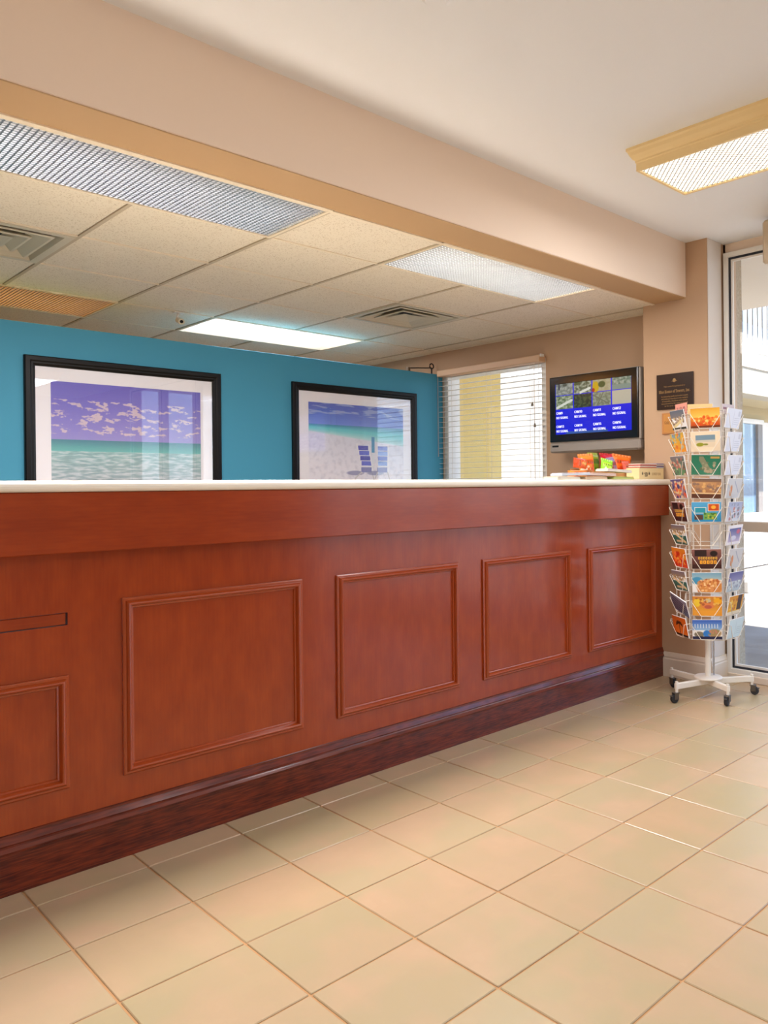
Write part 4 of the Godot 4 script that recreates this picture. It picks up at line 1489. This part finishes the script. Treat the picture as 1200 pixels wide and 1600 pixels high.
func make_rack() -> void:
	var C := Vector3(4.12, 0, -2.375)
	var face := atan2(-C.x, -C.z)      # turn about y that points +z at the camera
	var o := base("postcard_rack", C, face)
	tag(o, "tall white revolving wire postcard rack on a wheeled base beside the counter", "rack")
	var a := 0.185                       # width of a side
	var ap := a * sqrt(3.0) / 2          # centre to side
	var st := mb()
	lathe(st, [Vector2(0.0, 0.128), Vector2(0.017, 0.128), Vector2(0.017, 0.385), Vector2(0.0, 0.385)], 16)
	build(st, "pole", M.metalwhite, o)
	st = mb()
	tube(st, [Vector3(0.034, 0.13, -0.01), Vector3(0.034, 0.40, -0.01)], 0.006, 8)
	build(st, "guide_rod", M.silver, o)
	st = mb()
	lathe(st, [Vector2(0.0, 0.112), Vector2(0.078, 0.112), Vector2(0.083, 0.115), Vector2(0.083, 0.121), Vector2(0.078, 0.124), Vector2(0.02, 0.128), Vector2(0.0, 0.128)], 28)
	build(st, "hub_plate", M.metalwhite, o)
	# four arms with casters; ends measured on the floor
	var ends := [Vector2(4.175, -2.66), Vector2(3.895, -2.45), Vector2(4.035, -2.20), Vector2(4.335, -2.205)]
	var inv := o.transform.affine_inverse()
	for k in 4:
		var e3 := inv * Vector3(ends[k].x, 0, ends[k].y)
		var d := Vector3(e3.x, 0, e3.z)
		var len := d.length()
		var an := atan2(d.x, d.z)
		var t := Transform3D(Basis(Vector3.UP, an), Vector3.ZERO)
		st = mb()
		cbox(st, Vector3(-0.011, 0.078, 0.0), Vector3(0.011, 0.112, len + 0.01), 0.003, t)
		var arm := build(st, "arm", M.metalwhite, o)
		st = mb()
		lathe(st, [Vector2(0.0, 0.058), Vector2(0.009, 0.058), Vector2(0.009, 0.122), Vector2(0.0, 0.122)], 10, Transform3D(Basis(), d))
		build(st, "caster_stem", M.metalwhite, arm)
		var wt := Transform3D(Basis(Vector3.UP, [0.8, -0.9, -0.4, 1.4][k]), Vector3(d.x, 0, d.z))
		st = mb()
		lathe(st, [Vector2(0.0, -0.011), Vector2(0.02, -0.011), Vector2(0.024, -0.009), Vector2(0.026, 0.0), Vector2(0.024, 0.009), Vector2(0.02, 0.011), Vector2(0.0, 0.011)], 20, wt * Transform3D(Basis(Vector3.BACK, PI / 2), Vector3(0, 0.026, 0.016)))
		build(st, "caster_wheel", M.darkrub, arm)
		st = mb()
		for s in [-1, 1]:
			cbox(st, Vector3(s * 0.0145 - 0.0012, 0.022, -0.006), Vector3(s * 0.0145 + 0.0012, 0.06, 0.024), 0.001, wt)
		cbox(st, Vector3(-0.016, 0.056, -0.012), Vector3(0.016, 0.06, 0.024), 0.001, wt)
		cbox(st, Vector3(-0.008, 0.04, 0.02), Vector3(0.008, 0.045, 0.045), 0.001, wt)
		build(st, "caster_fork", mat(c8(96, 88, 78), 0.4, 0.5), arm)
	# uprights at the six corners and rings
	var y0 := 0.372
	var pitch := 0.134
	var topy := y0 + 10 * pitch
	for k in 6:
		var an := PI / 6 + k * PI / 3
		for q in [-0.02, 0.02]:
			st = mb()
			var p := Vector3(sin(an + q * 4.0) * a * 0.96, 0, cos(an + q * 4.0) * a * 0.96)
			tube(st, [p + Vector3(0, y0 - 0.005, 0), p + Vector3(0, topy - 0.03, 0)], 0.002, 5)
			build(st, "upright", M.wire, o)
	for y in [y0 - 0.004, y0 + 5 * pitch - 0.012, topy - 0.03]:
		st = mb()
		var pts := []
		for k in 7:
			var an := PI / 6 + k * PI / 3
			pts.append(Vector3(sin(an) * a * 0.96, y, cos(an) * a * 0.96))
		tube(st, pts, 0.0028, 5)
		for k in 3:
			var an := PI / 6 + k * PI / 3
			tube(st, [Vector3(sin(an), 0, cos(an)) * a * 0.96 + Vector3(0, y, 0), -Vector3(sin(an), 0, cos(an)) * a * 0.96 + Vector3(0, y, 0)], 0.0025, 5)
		build(st, "ring", M.wire, o)
	# one pocket: back wires, sloping front wires, floor
	st = mb()
	var w := 0.172
	var bt := 0.085
	tube(st, [Vector3(-w / 2, bt, 0.0), Vector3(-w / 2, bt - 0.004, 0.04), Vector3(-0.035, 0.0, 0.022), Vector3(0.035, 0.0, 0.022), Vector3(w / 2, bt - 0.004, 0.04), Vector3(w / 2, bt, 0.0)], 0.0021, 5)
	tube(st, [Vector3(-w / 2, bt, 0.0), Vector3(-w / 2, -0.002, 0.0), Vector3(w / 2, -0.002, 0.0), Vector3(w / 2, bt, 0.0)], 0.0018, 5)
	tube(st, [Vector3(-0.035, 0.0, 0.022), Vector3(-0.035, 0.0, 0.0), Vector3(-0.035, 0.12, 0.0)], 0.0018, 5)
	tube(st, [Vector3(0.035, 0.0, 0.022), Vector3(0.035, 0.0, 0.0), Vector3(0.035, 0.12, 0.0)], 0.0018, 5)
	var pocket := st.commit()
	var n := 0
	for f in 6:
		for r in 10:
			var t := Transform3D(Basis(Vector3.UP, f * PI / 3), Vector3.ZERO) * Transform3D(Basis(), Vector3(0, y0 + r * pitch, ap))
			piece(pocket, "wire_pocket", n, M.wire, o, t)
			n += 1
	# cards: front column (0), left column (5) and right column (1), top to bottom
	var front := [0, 1, 2, 3, 4, -1, 5, 6, 7, 8]
	var left := [9, 10, 11, 12, 5, 13, 14, 13, 16, 15]
	var right := [22, 22, 22, 18, 19, 17, 18, 20, 21, 23]
	var what := {0: "orange sunset postcard", 1: "cream bordered beach postcard", 2: "green lagoon postcard", 3: "brown dusk postcard with dark bottom band", 4: "blue postcard with four small views", 5: "dark palm postcard with yellow lettering", 6: "postcard of orange shells under blue sky", 7: "yellow crab postcard", 8: "blue postcard with white lettering and bluffs", 9: "stormy grey shore postcard", 10: "yellow and orange postcard", 11: "green and red rooftops postcard", 12: "violet and orange flower postcard", 13: "teal harbour postcard", 14: "orange lettered postcard", 15: "orange postcard with a black palm", 16: "dark striped violet postcard leaning out", 17: "white bordered blue and pink postcard", 18: "pale grey postcard with an orange mark", 19: "pale postcard with scattered birds", 20: "violet and white postcard", 21: "gold postcard with a dark trunk", 22: "blank writing side of a postcard", 23: "pale blue writing side of a postcard"}
	var ord := ["top", "second", "third", "fourth", "fifth", "sixth", "seventh", "eighth", "ninth", "bottom"]
	var mats := {}
	for col in 3:
		var list: Array = [front, left, right][col]
		var f: int = [0, 5, 1][col]
		for r in 10:
			var k: int = list[r]
			if k < 0:
				continue
			if not mats.has(k):
				mats[k] = textured(card_image(k), 0.35)
			var y := y0 + (9 - r) * pitch + 0.003
			var tilt := 0.13 if col == 0 else (0.2 if col == 1 else 0.22)
			var roll := rng.randf_range(-0.03, 0.03)
			if col == 1 and r == 8:
				tilt = 0.42
				roll = -0.3
			var t := o.transform * Transform3D(Basis(Vector3.UP, f * PI / 3), Vector3.ZERO) * Transform3D(Basis(Vector3.RIGHT, tilt) * Basis(Vector3.BACK, roll), Vector3(0, y, ap + 0.004))
			var c := Node3D.new()
			c.name = numbered("postcard")
			add_child(c)
			c.transform = t
			var w2 := 0.165
			var h2 := 0.114
			tag(c, "%s in the %s pocket of the rack's %s column" % [what[k], ord[r], ["front", "left", "right"][col]], "postcard", "postcards in the wire rack")
			st = mb()
			box(st, Vector3(-w2 / 2, 0, 0.0), Vector3(w2 / 2, h2, 0.0055))
			build(st, "card_stack", M.paper, c)
			st = mb()
			card_mesh(st, w2 - 0.001, h2 - 0.001)
			build(st, "card_face", mats[k], c)
	# header signs on top
	var hs := [[5, c8(226, 150, 130), "pink price sign standing on top of the rack's left column"], [0, c8(226, 190, 130), "tan blank sign standing behind the top front postcard"], [1, c8(206, 190, 190), "pale striped sign standing on top of the rack's right column"]]
	for h in hs:
		var t: Transform3D = o.transform * Transform3D(Basis(Vector3.UP, h[0] * PI / 3), Vector3.ZERO) * Transform3D(Basis(), Vector3(-0.01 if h[0] != 0 else -0.03, y0 + 9 * pitch + 0.08, ap - 0.006))
		st = mb()
		cbox(st, Vector3(-0.07, 0, -0.0015), Vector3(0.07, 0.075 if h[0] == 5 else 0.06, 0.0015), 0.0005)
		var c := Node3D.new()
		c.name = numbered("rack_sign")
		add_child(c)
		c.transform = t
		tag(c, h[2], "sign")
		build(st, "card", mat(h[1], 0.6), c)
		if h[0] == 5:
			lettering("3 / $1.00", 0.03, mat(c8(150, 90, 90), 0.6), c, Vector3(0, 0.04, 0.0016), false, "Droid Sans", true, 0.1)
		if h[0] == 1:
			st = mb()
			box(st, Vector3(-0.06, 0.03, 0.0015), Vector3(0.06, 0.042, 0.002))
			build(st, "stripe", mat(c8(150, 110, 116), 0.6), c)

func make_small() -> void:
	# bullet camera under the dropped ceiling
	var o := base("security_camera", Vector3(2.297, CY, -5.31))
	tag(o, "small white bullet security camera hanging from the ceiling grid", "camera")
	var st := mb()
	cbox(st, Vector3(-0.035, -0.01, -0.02), Vector3(0.035, 0, 0.02), 0.003)
	build(st, "clamp", M.white, o)
	st = mb()
	tube(st, [Vector3(0, -0.008, 0), Vector3(-0.02, -0.04, 0.02), Vector3(0.0, -0.06, 0.03)], 0.007, 8)
	build(st, "bracket", M.white, o)
	var dirn := Vector3(-0.15, -0.16, 0.6).normalized()
	st = mb()
	tube(st, [Vector3(0.02, -0.045, -0.05), Vector3(0.02, -0.045, -0.05) + dirn * 0.12], 0.02, 14)
	build(st, "body", mat(c8(216, 206, 176), 0.4), o)
	st = mb()
	var lp := Vector3(0.02, -0.045, -0.05) + dirn * 0.12
	tube(st, [lp - dirn * 0.002, lp + dirn * 0.002], 0.011, 12)
	build(st, "lens", M.black, o)
	# box light above the window (seen from behind its end)
	o = base("exit_light", Vector3(4.33, LOBBY, -1.9))
	tag(o, "pale beige rounded box fitting under the lobby ceiling before the window", "sign")
	st = mb()
	cbox(st, Vector3(-0.05, -0.275, -0.187), Vector3(0.05, -0.02, 0.3), 0.014)
	build(st, "housing", mat(c8(206, 186, 158), 0.5), o)
	st = mb()
	cbox(st, Vector3(-0.03, -0.02, -0.02), Vector3(0.03, 0, 0.15), 0.002)
	build(st, "ceiling_plate", mat(c8(206, 186, 158), 0.5), o)
	# pipe with a ring above the end of the partition
	o = base("pipe_fitting", Vector3(4.52, 2.2486, -5.36))
	tag(o, "small brown pipe fitting with a ring on top of the teal wall", "pipe")
	st = mb()
	tube(st, [Vector3(0.03, 0, 0), Vector3(0.03, 0.06, 0)], 0.007, 8)
	build(st, "stem", M.dark, o)
	st = mb()
	tube(st, [Vector3(0.03, 0.065, 0), Vector3(-0.2, 0.045, -0.03)], 0.005, 8)
	build(st, "arm", M.dark, o)
	st = mb()
	var pts := []
	for k in 17:
		pts.append(Vector3(0.03 + 0.022 * cos(TAU * k / 16), 0.08 + 0.022 * sin(TAU * k / 16), 0))
	tube(st, pts, 0.006, 7)
	build(st, "ring", M.dark, o)
	st = mb()
	lathe(st, [Vector2(0, 0), Vector2(0.02, 0), Vector2(0.02, 0.05), Vector2(0, 0.05)], 12, Transform3D(Basis(), Vector3(-0.21, 0.0, -0.03)))
	build(st, "cap", mat(c8(120, 96, 70), 0.5), o)
	# smoke detector at the picture's top edge
	o = base("ceiling_detector", Vector3(1.62, LOBBY, -1.87))
	tag(o, "round cream detector on the lobby ceiling at the top edge", "detector")
	st = mb()
	lathe(st, [Vector2(0.0, -0.03), Vector2(0.035, -0.03), Vector2(0.05, -0.018), Vector2(0.055, 0.0), Vector2(0, 0)], 24)
	build(st, "body", M.ceil, o)
